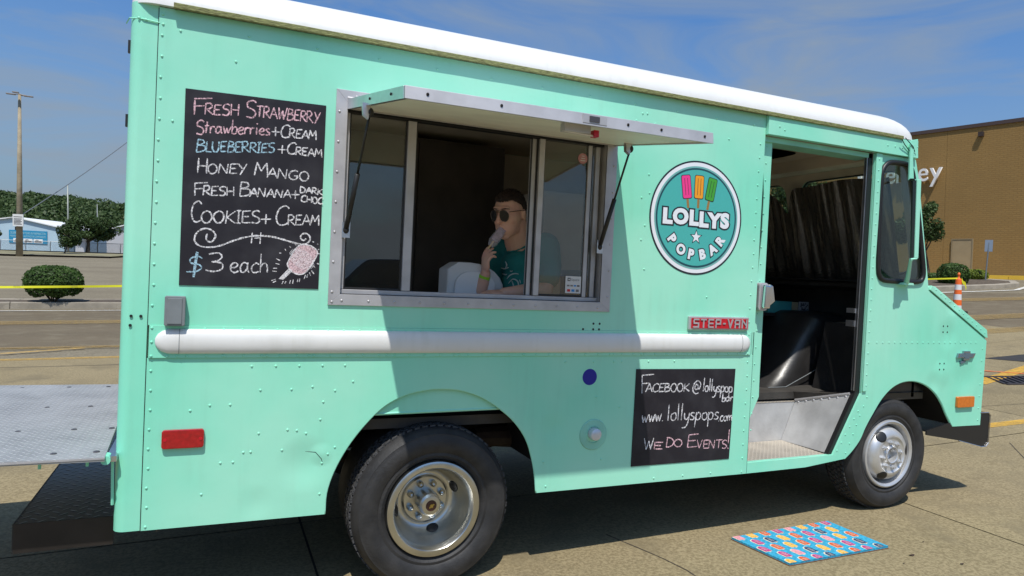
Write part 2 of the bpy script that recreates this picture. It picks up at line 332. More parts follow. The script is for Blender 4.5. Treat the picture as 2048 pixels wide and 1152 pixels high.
for j in range(1, 6): sheet(((X0, Y0 + j * DY - .02), (X0 + 7 * DX, Y0 + j * DY - .02), (X0 + 7 * DX, Y0 + j * DY + .02), (X0, Y0 + j * DY + .02)), -.0095, .8, jt)
jt.build('joint_filler', JOINT, ground)
ln = MB()
sheet(((-40, 10.2), (-3.26, 10.7), (-4.5, 20.2), (-40, 14.)), -.012, 1., ln)
sheet(((-3.26, 10.7), (-1.5, 10.75), (-2.6, 20.5), (-4.5, 20.2)), -.012, 1., ln)
sheet(((-1.5, 10.75), (5, 9.4), (8, 20.2), (-2.6, 20.5)), -.012, 1., ln)
sheet(((5, 9.4), (16.5, 3.4), (24.2, 13.3), (8, 20.2)), -.012, 1., ln)
sheet(((16.5, 3.4), (30, -6), (44, 2.), (24.2, 13.3)), -.012, 1., ln)
tag(ln.build('road', LANE), kind='structure', label='brown worn drive lane crossing behind the van')
mk = {}
def line(p, q, w, m, eps=.004):
    p = Vector(p); q = Vector(q); d = (q - p).normalized(); n_ = Vector((-d.y, d.x)) * w / 2
    mk.setdefault(m.name, (m, MB())); sheet((tuple(p - n_), tuple(q - n_), tuple(q + n_), tuple(p + n_)), eps, .7, mk[m.name][1])
line((-9, 15.3), (-1, 16.0), 1.0, YELF); line((-9, 10.45), (-.6, 10.65), .34, YELF)
line((-5.4, 8.62), (-2.0, 10.44), .17, YELM, .007)
line((-8.2, 8.95), (0, 9.18), .2, YELM)
line((-14, 18.7), (1, 20.2), .16, WHT)
line((-11, 8.4), (2, 8.22), .03, worn('hairline_crack', (.05, .04, .03), .8), .002)
line((20.5, 11.5), (29, 9.4), .9, YELF); line((15.5, 8.3), (22, 7.2), .8, YELF, .006); line((13.5, 6.4), (19.5, 5.8), .55, YELF, .008)
line((7.0, 1.45), (9.4, 1.34), .14, YEL); line((9.9, 2.95), (12.6, 3.55), .2, YEL, .006); line((9.0, 3.2), (10.9, 3.1), .18, YEL, .008); line((10.6, 3.85), (11.6, 2.6), .07, ORG, .010)
line((21, 13.7), (27.7, 12.72), .18, WHT); line((27.7, 12.72), (30.8, 13.9), .18, WHT, .006)
CRK = worn('hairline_crack', (.05, .04, .03), .8)
for pts in ([(5.3, -1.2), (5.9, -.3), (6.3, .2), (7.1, .9)], [(8.6, 3.4), (9.9, 4.2), (11.4, 4.9)], [(2.2, -1.5), (2.0, -.9), (2.35, -.4), (2.2, .3)], [(6.9, 1.9), (8.0, 2.1), (9.4, 1.9)]):
    pc_ = cat_(pts, 5)
    for a, b in zip(pc_[:-1], pc_[1:]): line(a, b, .009, CRK, .0025)
for k, (m, b) in mk.items(): tag(b.build('painted_line', m), kind='structure')
tag(sheet(((12.02, 4.18), (12.95, 4.14), (16.5, 3.4), (12.5, 3.30)), .006, .5).build('painted_shadow', mat('painted_shadow_dark', (.028, .027, .027), .9, var=.2, vscale=20)), kind='structure', label='dark wedge of shadow painted on the pavement beyond the drain')  # flat dark sheet painted as the shadow of something out of view
# storm drain grate
gr = empty('storm_drain', label='black slotted storm drain grate set in the pavement by yellow lines', cat='drain grate')
def bar_on(mb, p, q, w, z0, z1):
    p = Vector(p); q = Vector(q); d = (q - p).normalized(); n_ = Vector((-d.y, d.x)) * w / 2
    a = [p - n_, q - n_, q + n_, p + n_]; v = [(c.x, c.y, h(c.x, c.y) + z0) for c in a] + [(c.x, c.y, h(c.x, c.y) + z1) for c in a]
    return mb.add(v, [(0, 3, 2, 1), (4, 5, 6, 7), (0, 1, 5, 4), (1, 2, 6, 5), (2, 3, 7, 6), (3, 0, 4, 7)])
gc = Vector((10.75, 2.78)); gd = Vector((.93, -.36)).normalized(); gn = Vector((.36, .93)).normalized()
IRON = mat('cast_iron', (.035, .03, .032), .6)
bar_on(MB(), gc - gd * .5, gc + gd * .5, .46, .001, .004).build('pit', BLACK, gr)
fr = MB()
for s_ in (-1, 1): bar_on(fr, gc - gd * .52 + gn * .25 * s_, gc + gd * .52 + gn * .25 * s_, .04, .0, .02)
fr.build('frame', IRON, gr)
for k in range(11):
    c = gc - gd * .48 + gd * .096 * k; bar_on(MB(), c - gn * .23 - gd * .05, c + gn * .23 + gd * .05, .03, .004, .018).build('slat', IRON, gr)

# islands with kerbs
def island(name, pts, ht, label):
    root = empty(name, kind='structure', label=label)
    n = len(pts); c = Vector((sum(p[0] for p in pts) / n, sum(p[1] for p in pts) / n))
    inn = []
    for p in pts:
        P = Vector(p); inn.append(tuple(P + (c - P).normalized() * min(.3, (c - P).length * .4)))
    k = MB()
    for i in range(n):
        a, b, c2, d = Vector(pts[i]), Vector(pts[(i + 1) % n]), Vector(inn[(i + 1) % n]), Vector(inn[i]); L = max(1, int((b - a).length / 2.5))
        for j in range(L):
            u, w = j / L, (j + 1) / L; g_ = .006 / max(.1, (b - a).length)
            A, B, C_, D = a.lerp(b, u + g_), a.lerp(b, w - g_), d.lerp(c2, w - g_), d.lerp(c2, u + g_)
            kk = MB(); q = [A, B, C_, D]; v = [(p.x, p.y, h(p.x, p.y) - .05) for p in q] + [(p.x, p.y, h(p.x, p.y) + ht) for p in q]
            kk.add(v, [(0, 3, 2, 1), (4, 5, 6, 7), (0, 1, 5, 4), (1, 2, 6, 5), (2, 3, 7, 6), (3, 0, 4, 7)]).build('kerb', KERB, root, bevel=.02)
    v = [(p[0], p[1], h(*p) + ht - .015) for p in inn]
    v.append((sum(p[0] for p in inn) / n, sum(p[1] for p in inn) / n, 0)); v[-1] = (v[-1][0], v[-1][1], h(v[-1][0], v[-1][1]) + ht + .0)
    MB().add(v, [(i, (i + 1) % n, n) for i in range(n)]).build('soil', SOIL, root)
    return root
island('traffic_island', [(-14.0, 19.5), (-11, 19.9), (-8, 20.25), (-5.36, 20.5), (-2.7, 20.75), (0, 21.0), (2.6, 21.2), (2.6, 22.6), (0, 22.5), (-2.7, 22.3), (-5.36, 22.1), (-8, 21.9), (-11, 21.6), (-14, 21.3)], .17, 'long kerbed island behind the van with a clipped bush')
island('parking_island', [(24.2, 14.0), (26.2, 13.75), (28.3, 13.55), (29.6, 13.7), (30.9, 14.6), (31.3, 16.2), (29.8, 18.0), (27.6, 19.6), (25.2, 21), (23.4, 20), (23, 17)], .15, 'kerbed planting island in front of the brown store')
# far kerb and verge beyond the left lot
vg = MB(); sheet(((-60, 49.), (-8, 62.5), (-6, 70), (-60, 62.)), .12, 3., vg)
tag(vg.build('verge', GRASSM), kind='structure', label='dry grass verge along the far edge of the lot')
vk = MB(); sheet(((-60, 48.6), (-8, 62.1), (-8, 62.5), (-60, 49.)), .13, 3., vk); sheet(((-60, 48.55), (-8, 62.05), (-8, 62.1), (-60, 48.6)), .07, 3., vk)
tag(vk.build('far_kerb', KERB), kind='structure')
sd = MB(); sheet(((-60, 66), (0, 78), (2, 100), (-60, 100)), .06, 3., sd); tag(sd.build('service_road', LOT), kind='structure')

# ------------------------------------------------------------------ foliage
def leafmat(name, c1, c2, c3):
    m = bpy.data.materials.new(name); m.use_nodes = True; t = m.node_tree; b = t.nodes['Principled BSDF']; b.inputs['Roughness'].default_value = .55; b.inputs['Specular IOR Level'].default_value = .3
    at = N(t, 'ShaderNodeAttribute', attribute_name='tone'); rp = N(t, 'ShaderNodeValToRGB'); rp.color_ramp.elements[0].color = (*c1, 1); rp.color_ramp.elements[1].color = (*c3, 1)
    e = rp.color_ramp.elements.new(.5); e.color = (*c2, 1); t.links.new(at.outputs['Fac'], rp.inputs[0]); t.links.new(rp.outputs[0], b.inputs['Base Color'])
    tl = N(t, 'ShaderNodeBsdfTranslucent'); t.links.new(rp.outputs[0], tl.inputs[0]); ad = N(t, 'ShaderNodeMixShader'); ad.inputs[0].default_value = .3
    o = t.nodes['Material Output']; t.links.new(b.outputs[0], ad.inputs[1]); t.links.new(tl.outputs[0], ad.inputs[2]); t.links.new(ad.outputs[0], o.inputs[0]); return m
BUSHM = leafmat('boxwood_leaves', (.030, .062, .012), (.052, .105, .020), (.085, .15, .032))
TREEM = leafmat('tree_leaves', (.030, .055, .016), (.050, .088, .024), (.085, .135, .04))
YELLB = leafmat('yellow_green_leaves', (.13, .18, .02), (.19, .25, .03), (.25, .31, .05))
FORESTM = leafmat('forest_leaves', (.032, .060, .018), (.055, .092, .028), (.080, .122, .038))
BARK = mat('bark', (.10, .075, .05), .9, var=.3, vscale=6, bump=.01, bscale=20)
def leaves(name, P, size, m, parent=None, nrm=None, flat=.6):
    """P: (n,3) leaf centres; one small folded card per leaf"""
    n = len(P); rng = np.random.default_rng(len(P)); a = rng.normal(size=(n, 3))
    if nrm is not None: a = a * flat + nrm
    a /= np.linalg.norm(a, axis=1)[:, None]; b = rng.normal(size=(n, 3)); t1 = np.cross(a, b); t1 /= np.linalg.norm(t1, axis=1)[:, None]; t2 = np.cross(a, t1)
    s = size * rng.uniform(.6, 1.3, n)[:, None]; L = t1 * s; Wd = t2 * s * .55
    V = np.stack([P - L, P + Wd + a * s * .15, P + L, P - Wd + a * s * .15], 1).reshape(-1, 3)
    me = bpy.data.meshes.new(name); me.vertices.add(4 * n); me.vertices.foreach_set('co', V.ravel()); me.loops.add(4 * n); me.loops.foreach_set('vertex_index', np.arange(4 * n)); me.polygons.add(n); me.polygons.foreach_set('loop_start', np.arange(0, 4 * n, 4))
    me.update(calc_edges=True)
    at = me.attributes.new('tone', 'FLOAT', 'FACE'); q = np.array([noise.noise(Vector(p) * (.9 / max(size * 6, .05))) for p in P[::1]]) if n < 30000 else rng.normal(size=n) * .3
    at.data.foreach_set('value', np.clip(.5 + q * .7 + rng.normal(size=n) * .18, 0, 1)); me.materials.append(m)
    o = bpy.data.objects.new(name, me); COL.objects.link(o)
    if parent: o.parent = parent
    return o
def bush(name, c, rad_, n, size, label, m=BUSHM, cat='bush', power=2.6, group=None):
    root = empty(name, (0, 0, 0), label=label, cat=cat, group=group); rng = np.random.default_rng(int(abs(c[0]) * 100)); d = rng.normal(size=(n, 3)); d /= np.linalg.norm(d, axis=1)[:, None]
    k = (np.abs(d) ** power).sum(1) ** (-1 / power); lump = np.array([noise.noise(Vector(q) * 2.6 + Vector(c)) * .07 + noise.noise(Vector(q) * 7) * .05 for q in d])
    rr = k * (1 + lump) * (1 - np.abs(rng.normal(size=n)) * .07); P = d * rr[:, None] * np.array(rad_) + np.array(c)
    keep = P[:, 2] > c[2] - rad_[2] * (.86 + .1 * np.sin(d[:, 0] * 9)); nr = d / np.array(rad_); nr /= np.linalg.norm(nr, axis=1)[:, None]
    leaves('leaves', P[keep], size, m, root, nr[keep], .55)
    core = MB(); core.ell(c, [r * .80 for r in rad_], 16, 10); cm = core.build('twigs', mat('bush_core', (.018, .022, .010), .9), root)
    st = MB()
    for k2 in range(7):
        a = k2 * .9; st.tube([(c[0] + .06 * math.cos(a), c[1] + .06 * math.sin(a), c[2] - rad_[2] * 1.18), (c[0] + rad_[0] * .4 * math.cos(a), c[1] + rad_[1] * .4 * math.sin(a), c[2] - rad_[2] * .5)], [.022, .015], 5)
    st.build('stem', BARK, root); return root
bush('clipped_bush', (-4.42, 21.1, -.91), (.75, .74, .49), 8500, .036, 'rounded dark green clipped bush on the kerbed island behind yellow tape')
def from_cam(P, k): return tuple(CAM + (Vector(P) - CAM) * k)
bush('clipped_bush', from_cam((30.83, 17.22, .92), .887), (.54, .52, .47), 4500, .04, 'large dark green clipped bush beside the striped traffic channelizer')
bush('clipped_bush', from_cam((34.87, 18.74, 1.02), .885), (.50, .42, .27), 2600, .035, 'low yellow green rounded bush beside the leaning sign post', YELLB)
bush('clipped_bush', from_cam((30.95, 18.25, .75), .93), (.32, .3, .22), 1500, .035, 'small dark bush on the left of the larger clipped bush')
def tree(name, base, ctr, rad_, n, size, label, m=TREEM, trunk=.12, cl=26, group=None, cat='tree'):
    root = empty(name, label=label, cat=cat, group=group); rng = np.random.default_rng(int(abs(base[0] * 77 + base[1]))); base = Vector(base); ctr = Vector(ctr)
    tr = MB(); tr.tube([base, base.lerp(ctr, .4) + Vector((.05, 0, 0)), ctr], [trunk, trunk * .75, trunk * .35], 8)
    pts = []; nrm = []
    for i in range(cl):
        d = rng.normal(size=3); d /= np.linalg.norm(d); d[2] = d[2] * .9 + .1; rr = rng.uniform(.45, .92); c = np.array(ctr) + d * rr * np.array(rad_)
        tr.tube([base.lerp(ctr, rng.uniform(.45, .9)), tuple(c)], [trunk * .35, trunk * .08], 5)
        e = rng.normal(size=(n // cl, 3)); e /= np.linalg.norm(e, axis=1)[:, None]; q = e * (rng.uniform(.6, 1.0, n // cl)[:, None]) * np.array(rad_) * rng.uniform(.22, .38); pts.append(c + q); nrm.append(e + [0, 0, .4])
    tr.build('trunk', BARK, root); leaves('crown', np.concatenate(pts), size, m, root, np.concatenate(nrm), .7); return root
# right-hand trees in front of the store
tree('ornamental_tree', (30.2, 17.9, .4), from_cam((34.0, 21.2, 3.55), .862), (1.15, 1.1, 1.25), 6500, .07, 'green ornamental tree in front of the brown store wall behind the van mirror')
tree('ornamental_tree', (22.9, 18.9, -.6), (23.3, 19.0, 3.7), (1.5, 1.5, 1.6), 6000, .08, 'green tree seen through the windscreen gap above the foil curtain')
# left-hand trees
tree('street_tree', (-11.9, 77.6, 0.0), from_cam((-14.6, 95.2, 2.85), .83), (2.7, 2.2, 1.45), 9000, .13, 'broad dark tree between the two white warehouses', cl=34, trunk=.2)
tree('street_tree', (-12.0, 66.0, -.35), from_cam((-16.6, 95.9, 2.1), .70), (1.0, 1.0, 1.35), 3500, .10, 'narrow upright tree on the verge beside the slim steel pole', trunk=.07, cl=18)
tree('street_tree', (-20.2, 76., -.1), (-19.9, 76., 1.6), (1.1, 1, .62), 2500, .10, 'low dark tree at the left edge before the sign warehouse', cl=16)
tree('tall_tree', (-1.6, 26, -1.5), (-1.22, 26, 5.0), (1.75, 1.5, 1.6), 7000, .075, 'tree standing behind the van with a few leaves showing past its rear edge', cl=30)

# wooded hill
def ridge(az): return 15.5 + 1.1 * math.sin(az * 11 + .5) + .8 * math.sin(az * 29 + 1) + 4 * sm(-.20, -.9, az) * 0
hv = []; hf = []; azs = [math.radians(a) for a in np.arange(-75, 6, 1.)]; rs_ = [150, 175, 200, 225, 240, 262, 300]
hz_ = [-.2, 2.5, 7.0, 11.0, 13.0, 13.5, 9.0]
for a in azs:
    for r_, z in zip(rs_, hz_): hv.append((r_ * math.sin(a), -3.14 + r_ * math.cos(a), z * ridge(a) / 15.5 + (.4 if z > 0 else 0)))
for i in range(len(azs) - 1):
    for j in range(6): hf.append((i * 7 + j, (i + 1) * 7 + j, (i + 1) * 7 + j + 1, i * 7 + j + 1))
tag(MB().add(hv, hf).build('wooded_hill', mat('forest_floor', (.035, .055, .018), .95), smooth=True), kind='structure', label='low hill behind the warehouses under dense woodland')
rng = np.random.default_rng(5); pts = []; nrm = []
for i in range(1250):
    a = rng.uniform(azs[0], azs[-1]); 
    if rng.uniform() < .45: a = rng.uniform(math.radians(-16.5), math.radians(-2))
    u = rng.uniform(0, 1); r_ = 152 + 106 * u; z = np.interp(r_, rs_, hz_) * ridge(a) / 15.5 + .6; c = np.array([r_ * math.sin(a), -3.14 + r_ * math.cos(a), z + rng.uniform(.6, 2.2)]); sz = rng.uniform(1.6, 3.2)
    e = rng.normal(size=(70, 3)); e /= np.linalg.norm(e, axis=1)[:, None]; e[:, 2] = np.abs(e[:, 2]) * 1.0 - .15; pts.append(c + e * sz * np.array([1, 1, .85]) * rng.uniform(.8, 1.05, 70)[:, None]); nrm.append(e)
fo = leaves('forest', np.concatenate(pts), .52, FORESTM, None, np.concatenate(nrm), .6); tag(fo, 'dense green woodland covering the hill behind the warehouses', kind='stuff')

# ------------------------------------------------------------------ far buildings, poles
UPF = Vector((-0.03647, -0.00374, 0.99933))
def along(p0, d, u, w, n_=0., nv=None): return Vector(p0) + Vector(d) * u + UPF * w + (nv * n_ if nv else Vector((0, 0, 0)))
BLUEW = mat('pale_blue_siding', (.40, .53, .62), .6, var=.03, vscale=1); WTRIM = mat('white_trim', (.75, .76, .76), .5); GREYW = mat('pale_grey_siding', (.46, .47, .50), .6)
# gable warehouse
def gable(name, A, B, hE, apex, depth, m, label, flat=False, left=None, right=None):
    A = Vector(A); B = Vector(B); d = (B - A); L = d.length; d.normalize(); nv = Vector((-d.y, d.x, 0)).normalized(); nv = nv if nv.y > 0 else -nv; root = empty(name, label=label, cat='warehouse')
    O = [(0, -.6), (L, -.6), (L, hE), (apex[0], apex[1]), (0, left if left else hE)]
    MB().plate(O, 0, depth, T=lambda a, y, b: tuple(A + d * a + UPF * b + nv * y)).build('wall', m, root)
    for (u0, w0), (u1, w1) in (((apex[0], apex[1]), (L, hE)), ((0, left if left else hE), (apex[0], apex[1]))):
        r1 = MB(); a_, b_ = A + d * u0 + UPF * w0, A + d * u1 + UPF * w1; t_ = UPF * .12; e_ = nv * -.25; f_ = nv * (depth + .2)
        r1.add([a_ + e_ + t_ * .1, b_ + e_ + t_ * .1, b_ + f_ + t_ * .1, a_ + f_ + t_ * .1, a_ + e_ + t_, b_ + e_ + t_, b_ + f_ + t_, a_ + f_ + t_], [(0, 3, 2, 1), (4, 5, 6, 7), (0, 1, 5, 4), (1, 2, 6, 5), (2, 3, 7, 6), (3, 0, 4, 7)]).build('roof', WTRIM, root)
    return root, A, d, nv
k1 = .885
A1 = from_cam((-29.5, 102.6, .15), k1); B1 = from_cam((-17.35, 97.3, .15), k1)
r1, A1v, d1, n1 = gable('warehouse', A1, B1, 2.45, (6.45, 3.42), 18, BLUEW, 'long pale blue gabled warehouse with a teal banner on its end wall')
bnr = lambda a, y, b: tuple(A1v + d1 * a + UPF * b - n1 * y)
Lw = (Vector(B1) - Vector(A1)).length
def onwall(P): P = (Vector(from_cam(P, k1)) - A1v); return P.dot(d1), P.dot(UPF)
u0, w0 = onwall((-23.691, 99.898, 2.697)); u1, w1 = onwall((-19.318, 97.949, 1.24))
TEALB = mat('teal_banner', (.02, .24, .42), .5); TEALL = mat('light_banner_print', (.35, .62, .70), .5); GREYC = mat('grey_print', (.16, .15, .15), .5)
ban = MB(); ban.plate([(u0, w1), (u1, w1), (u1, w0), (u0, w0)], .07, .03, T=bnr); bo = ban.build('banner', TEALB, r1)
def text_mesh(s, size=1., bold=0., ext=0., align='LEFT', space=1.0, res=4):
    c = bpy.data.curves.new('t', 'FONT'); c.body = s; c.size = size; c.offset = bold; c.extrude = ext; c.align_x = align; c.space_character = space; c.resolution_u = res
    o = bpy.data.objects.new('t', c); COL.objects.link(o); dg = bpy.context.evaluated_depsgraph_get(); me = bpy.data.meshes.new_from_object(o.evaluated_get(dg)); bpy.data.objects.remove(o); bpy.data.curves.remove(c); return me
def text_obj(name, s, size, M, m, parent, width=None, **kw):
    me = text_mesh(s, size, **kw)
    if width:
        xs = [v.co.x for v in me.vertices]; k = width / (max(xs) - min(xs))
        for v in me.vertices: v.co.x = (v.co.x - min(xs)) * k
    me.transform(M); me.materials.clear(); me.materials.append(m); o = bpy.data.objects.new(name, me); COL.objects.link(o)
    if parent: o.parent = parent
    return o
def frame_m(o, x, y): x = Vector(x).normalized(); y = Vector(y).normalized(); z = x.cross(y); return Matrix(((x.x, y.x, z.x, o[0]), (x.y, y.y, z.y, o[1]), (x.z, y.z, z.z, o[2]), (0, 0, 0, 1)))
bw = u1 - u0; bh = w0 - w1
text_obj('lettering', 'CELEBRATING 50 YEARS IN FARMINGTON', .36, frame_m(bnr(u0 + .15, .09, w0 - .42), d1, UPF), TEALL, bo, width=bw - .3)
text_obj('lettering', 'MANUFACTURING AUTOMOTIVE COMPONENTS', .30, frame_m(bnr(u0 + .15, .09, w0 - .75), d1, UPF), TEALL, bo, width=bw - .3)
for k in range(3):
    a = u0 + .5 + k * 1.12; MB().plate([(a, w1 + .08), (a + 1.0, w1 + .08), (a + 1.0, w1 + .52), (a, w1 + .52)], .085, .075, T=bnr).build('picture', WTRIM, bo)
    MB().plate([(a + .1, w1 + .16), (a + .9, w1 + .16), (a + .92, w1 + .28), (a + .66, w1 + .32), (a + .5, w1 + .44), (a + .28, w1 + .44), (a + .12, w1 + .30)], .095, .087, T=bnr).build('picture_car', GREYC, bo)
uh, wh = onwall((-23.0, 99.6, 3.2)); MB().plate([(uh - .0, wh - .45), (uh + .55, wh - .45), (uh + .55, wh - .05), (uh, wh - .05)], .06, .02, T=bnr).build('vent', BLACK, r1)
A2 = from_cam((-12.48, 95.2, .3), k1); B2 = from_cam((-2.0, 90.6, .7), k1)
gable('warehouse', A2, B2, 2.4, (3.6, 3.3), 18, GREYW, 'pale grey warehouse right of the broad dark tree', left=2.35)
# chain link fence
fn = empty('chain_link_fence', label='low chain link fence in front of the warehouses', cat='fence'); FM = mat('galvanised', (.22, .24, .25), .5, .6)
fa, fb_ = Vector((-34, 78.5, 0)), Vector((-3, 79.5, 0)); nP = 15; rl = MB(); ms = MB()
for k in range(nP + 1):
    p = fa.lerp(fb_, k / nP); z = h(p.x, p.y) + .05; MB().tube([(p.x, p.y, z), (p.x, p.y, z + 1.0)], .035, 6).build('post', FM, fn)
    if k < nP:
        q = fa.lerp(fb_, (k + 1) / nP); z2 = h(q.x, q.y) + .05; rl.tube([(p.x, p.y, z + .98), (q.x, q.y, z2 + .98)], .025, 5)
        for j in range(20):
            e = p.lerp(q, j / 20); g_ = p.lerp(q, (j + 3) / 20 if j < 18 else 1); ze = h(e.x, e.y) + .05; ms.tube([(e.x, e.y, ze), (g_.x, g_.y, ze + .95)], .006, 3); ms.tube([(e.x, e.y, ze + .95), (g_.x, g_.y, ze)], .006, 3)
rl.build('rail', FM, fn); tag(ms.build('wire_mesh', FM, fn), kind='stuff')
# wooden light pole with sign
WOOD = mat('weathered_pole', (.30, .25, .17), .9, var=.2, vscale=2, bump=.01, bscale=12)
pl = empty('light_pole', label='tall wooden light pole carrying a white notice board and four lamp arms', cat='light pole')
pb = Vector((-13.9, 60.4, h(-13.9, 60.4) - .1)); top = pb + UPF * 12.5 + Vector((.13, .05, 0))
MB().tube([pb, pb.lerp(top, .5), top], [.235, .17, .10], 14).build('pole', WOOD, pl, smooth=True)
LAMPM = mat('lamp_housing', (.22, .19, .17), .5)
for s_, dz in ((-1, .02), (1, -.1)):
    MB().tube([top + UPF * .05, top + Vector((.45 * s_, -.18 * s_, 0)) + UPF * dz], .04, 6).build('arm', LAMPM, pl)
    c = top + Vector((.62 * s_, -.25 * s_, 0)) + UPF * dz; MB().box((-.30, -.13, -.04), (.30, .13, .04), Matrix.Translation(c)).build('lamp_head', LAMPM, pl, bevel=.02)
    c = top + Vector((.16 * s_, .45 * s_, 0)) + UPF * .06; MB().box((-.2, -.13, -.04), (.2, .13, .04), Matrix.Translation(c)).build('lamp_head', LAMPM, pl, bevel=.02)
SIGNW = mat('notice_white', (.66, .66, .64), .5); INK = mat('sign_ink', (.05, .05, .06), .6)
sx = Vector((.916, -.40, 0)).normalized(); sg = along((-13.62, 59.9, -.02), sx, 0, 0); nb = Vector((-.4, -.916, 0))
so_ = MB(); sT = lambda a, y, b: tuple(Vector((-13.92, 59.98, 1.83)) + sx * a * .84 + UPF * b + nb * y)
bd = so_.plate([(-.5, 0), (.48, 0), (.48, .92), (-.5, .92)], .06, .02, T=sT).build('notice_board', SIGNW, pl)
MB().plate([(-.40, .70), (.38, .70), (.38, .74), (-.40, .74)], .07, .062, T=sT).build('printed_line', INK, bd)
for k in range(5): MB().plate([(-.38, .54 - k * .1), (.34 - .1 * (k % 2), .54 - k * .1), (.34 - .1 * (k % 2), .585 - k * .1), (-.38, .585 - k * .1)], .07, .062, T=sT).build('printed_line', INK, bd)
tag(bd, 'white notice board strapped to the wooden pole')
# slim steel poles
sp = MB().tube([Vector((-12.75, 72.6, -.1)), Vector((-12.75, 72.6, -.1)) + UPF * 6.45], [.085, .05], 10).build('steel_pole', mat('pale_steel', (.30, .32, .29), .5, .2), smooth=True); tag(sp, 'slim pale steel pole behind the narrow tree left of the bushy tree', 'pole')
sp = MB().tube([Vector((-11.8, 83., .2)), Vector((-11.8, 83., .2)) + UPF * 5.2], [.05, .035], 8).build('steel_pole', FM, smooth=True); tag(sp, 'short thin dark pole rising from the broad dark tree', 'pole')
wr = MB(); a_ = Vector((-13.85, 60.4, 2.72)); b_ = from_cam((-10.382, 89.062, 12.95), .80)
wr.tube([a_.lerp(Vector(b_), t) - Vector((0, 0, .5 * t * (1 - t))) for t in np.linspace(0, 1.25, 14)], .035, 6); tag(wr.build('overhead_cable', FM), 'grey guy cable running from the wooden light pole up behind the van', 'cable')
wr = MB(); wr.tube([a_, Vector((-17.6, 62, 1.6))], .012, 5); tag(wr.build('overhead_cable', FM), 'thin guy wire dropping from the wooden pole towards the left edge', 'cable')
# utility cabinet and far yard clutter
cb = empty('utility_cabinet', label='pale grey utility cabinet under the broad dark tree', cat='cabinet'); cp = Vector(from_cam((-14.9, 92.94, .45), .84))
MB().box((-.42, -.3, -.4), (.42, .3, .95), Matrix.Translation(cp)).build('housing', GREYW, cb, bevel=.03); MB().box((-.46, -.34, .95), (.46, .34, 1.02), Matrix.Translation(cp)).build('lid', WTRIM, cb); MB().tube([cp + Vector((0, 0, 1)), cp + Vector((0, 0, 2.0))], .07, 8).build('pipe', GREYW, cb)

# brown department store
P0 = Vector(from_cam((41.723, 23.381, 1.1575), .8366)); dF = Vector((-0.239016, 0.970993, -0.0066344)).normalized(); nF = Vector((0.97031737, 0.23909758, 0.03628433)).normalized()
FT = lambda a, y, b: tuple(P0 + dF * a + UPF * b - nF * y)
BR = bpy.data.materials.new('brown_brick'); BR.use_nodes = True; t = BR.node_tree; b = t.nodes['Principled BSDF']; b.inputs['Roughness'].default_value = .85
tcn = N(t, 'ShaderNodeTexCoord'); sepn = N(t, 'ShaderNodeSeparateXYZ'); t.links.new(tcn.outputs['Object'], sepn.inputs[0])
cmb = N(t, 'ShaderNodeCombineXYZ'); t.links.new(sepn.outputs['Y'], cmb.inputs[0]); t.links.new(sepn.outputs['Z'], cmb.inputs[1])
bk = N(t, 'ShaderNodeTexBrick'); bk.inputs['Color1'].default_value = (.305, .182, .055, 1); bk.inputs['Color2'].default_value = (.285, .168, .050, 1); bk.inputs['Mortar'].default_value = (.272, .160, .049, 1)
bk.inputs['Scale'].default_value = 1; bk.inputs['Mortar Size'].default_value = .016; bk.inputs['Brick Width'].default_value = .30; bk.inputs['Row Height'].default_value = .10; t.links.new(cmb.outputs[0], bk.inputs[0])
nn = N(t, 'ShaderNodeTexNoise'); nn.inputs['Scale'].default_value = .35; nn.inputs['Detail'].default_value = 5; t.links.new(cmb.outputs[0], nn.inputs[0]); rr_ = N(t, 'ShaderNodeMapRange'); rr_.inputs[3].default_value = .84; rr_.inputs[4].default_value = 1.16; t.links.new(nn.outputs[0], rr_.inputs[0])
mm = N(t, 'ShaderNodeMix', data_type='RGBA', blend_type='MULTIPLY'); mm.inputs[0].default_value = 1; t.links.new(bk.outputs[0], mm.inputs[6]); t.links.new(rr_.outputs[0], mm.inputs[7]); t.links.new(mm.outputs[2], b.inputs['Base Color'])
bn = N(t, 'ShaderNodeBump'); bn.inputs['Distance'].default_value = .012; t.links.new(bk.outputs[1], bn.inputs['Height']); bn.invert = True; t.links.new(bn.outputs[0], b.inputs['Normal'])
st = empty('department_store', label='windowless brown brick department store with white lettering on the right', cat='store')
HT = 9.07 * .8366
MB().plate([(-26, -.8), (1.275, -.8), (1.275, HT), (-26, HT)], 0, -.35, T=FT).build('wall', BR, st)
MB().plate([(1.285, -.8), (28, -.8), (28, HT), (1.285, HT)], 0, -.35, T=FT).build('wall', BR, st)
MB().plate([(-26, HT + .02), (-26, -.8), (-25.6, -.8), (-25.6, HT + .02)], -.36, -24, T=FT).build('wall', BR, st)
MB().plate([(-26.1, HT - .12), (28.1, HT - .12), (28.1, HT + .06), (-26.1, HT + .06)], .06, -24, T=FT).build('parapet', mat('dark_coping', (.07, .045, .04), .6), st)
dd = MB().plate([(-.04, -.15), (.83, -.15), (.83, 1.86), (-.04, 1.86)], .05, .0, T=FT).build('door', mat('tan_door', (.33, .25, .14), .6, var=.05, vscale=3), st)
for q in ([(-.09, -.15), (-.045, -.15), (-.045, 1.91), (-.09, 1.91)], [(.835, -.15), (.88, -.15), (.88, 1.91), (.835, 1.91)], [(-.045, 1.865), (.835, 1.865), (.835, 1.91), (-.045, 1.91)]):
    MB().plate(q, .07, 0, T=FT).build('frame', mat('tan_frame', (.27, .21, .12), .6), dd)
MB().plate([(-.36, 6.98), (-.14, 6.98), (-.14, 7.2), (-.36, 7.2)], .18, 0, T=FT).build('scupper', mat('dark_scupper', (.04, .025, .02), .7), st)
YK = mat('yellow_kerb_paint', (.80, .50, .05), .7, var=.05, vscale=2)
yk = MB()
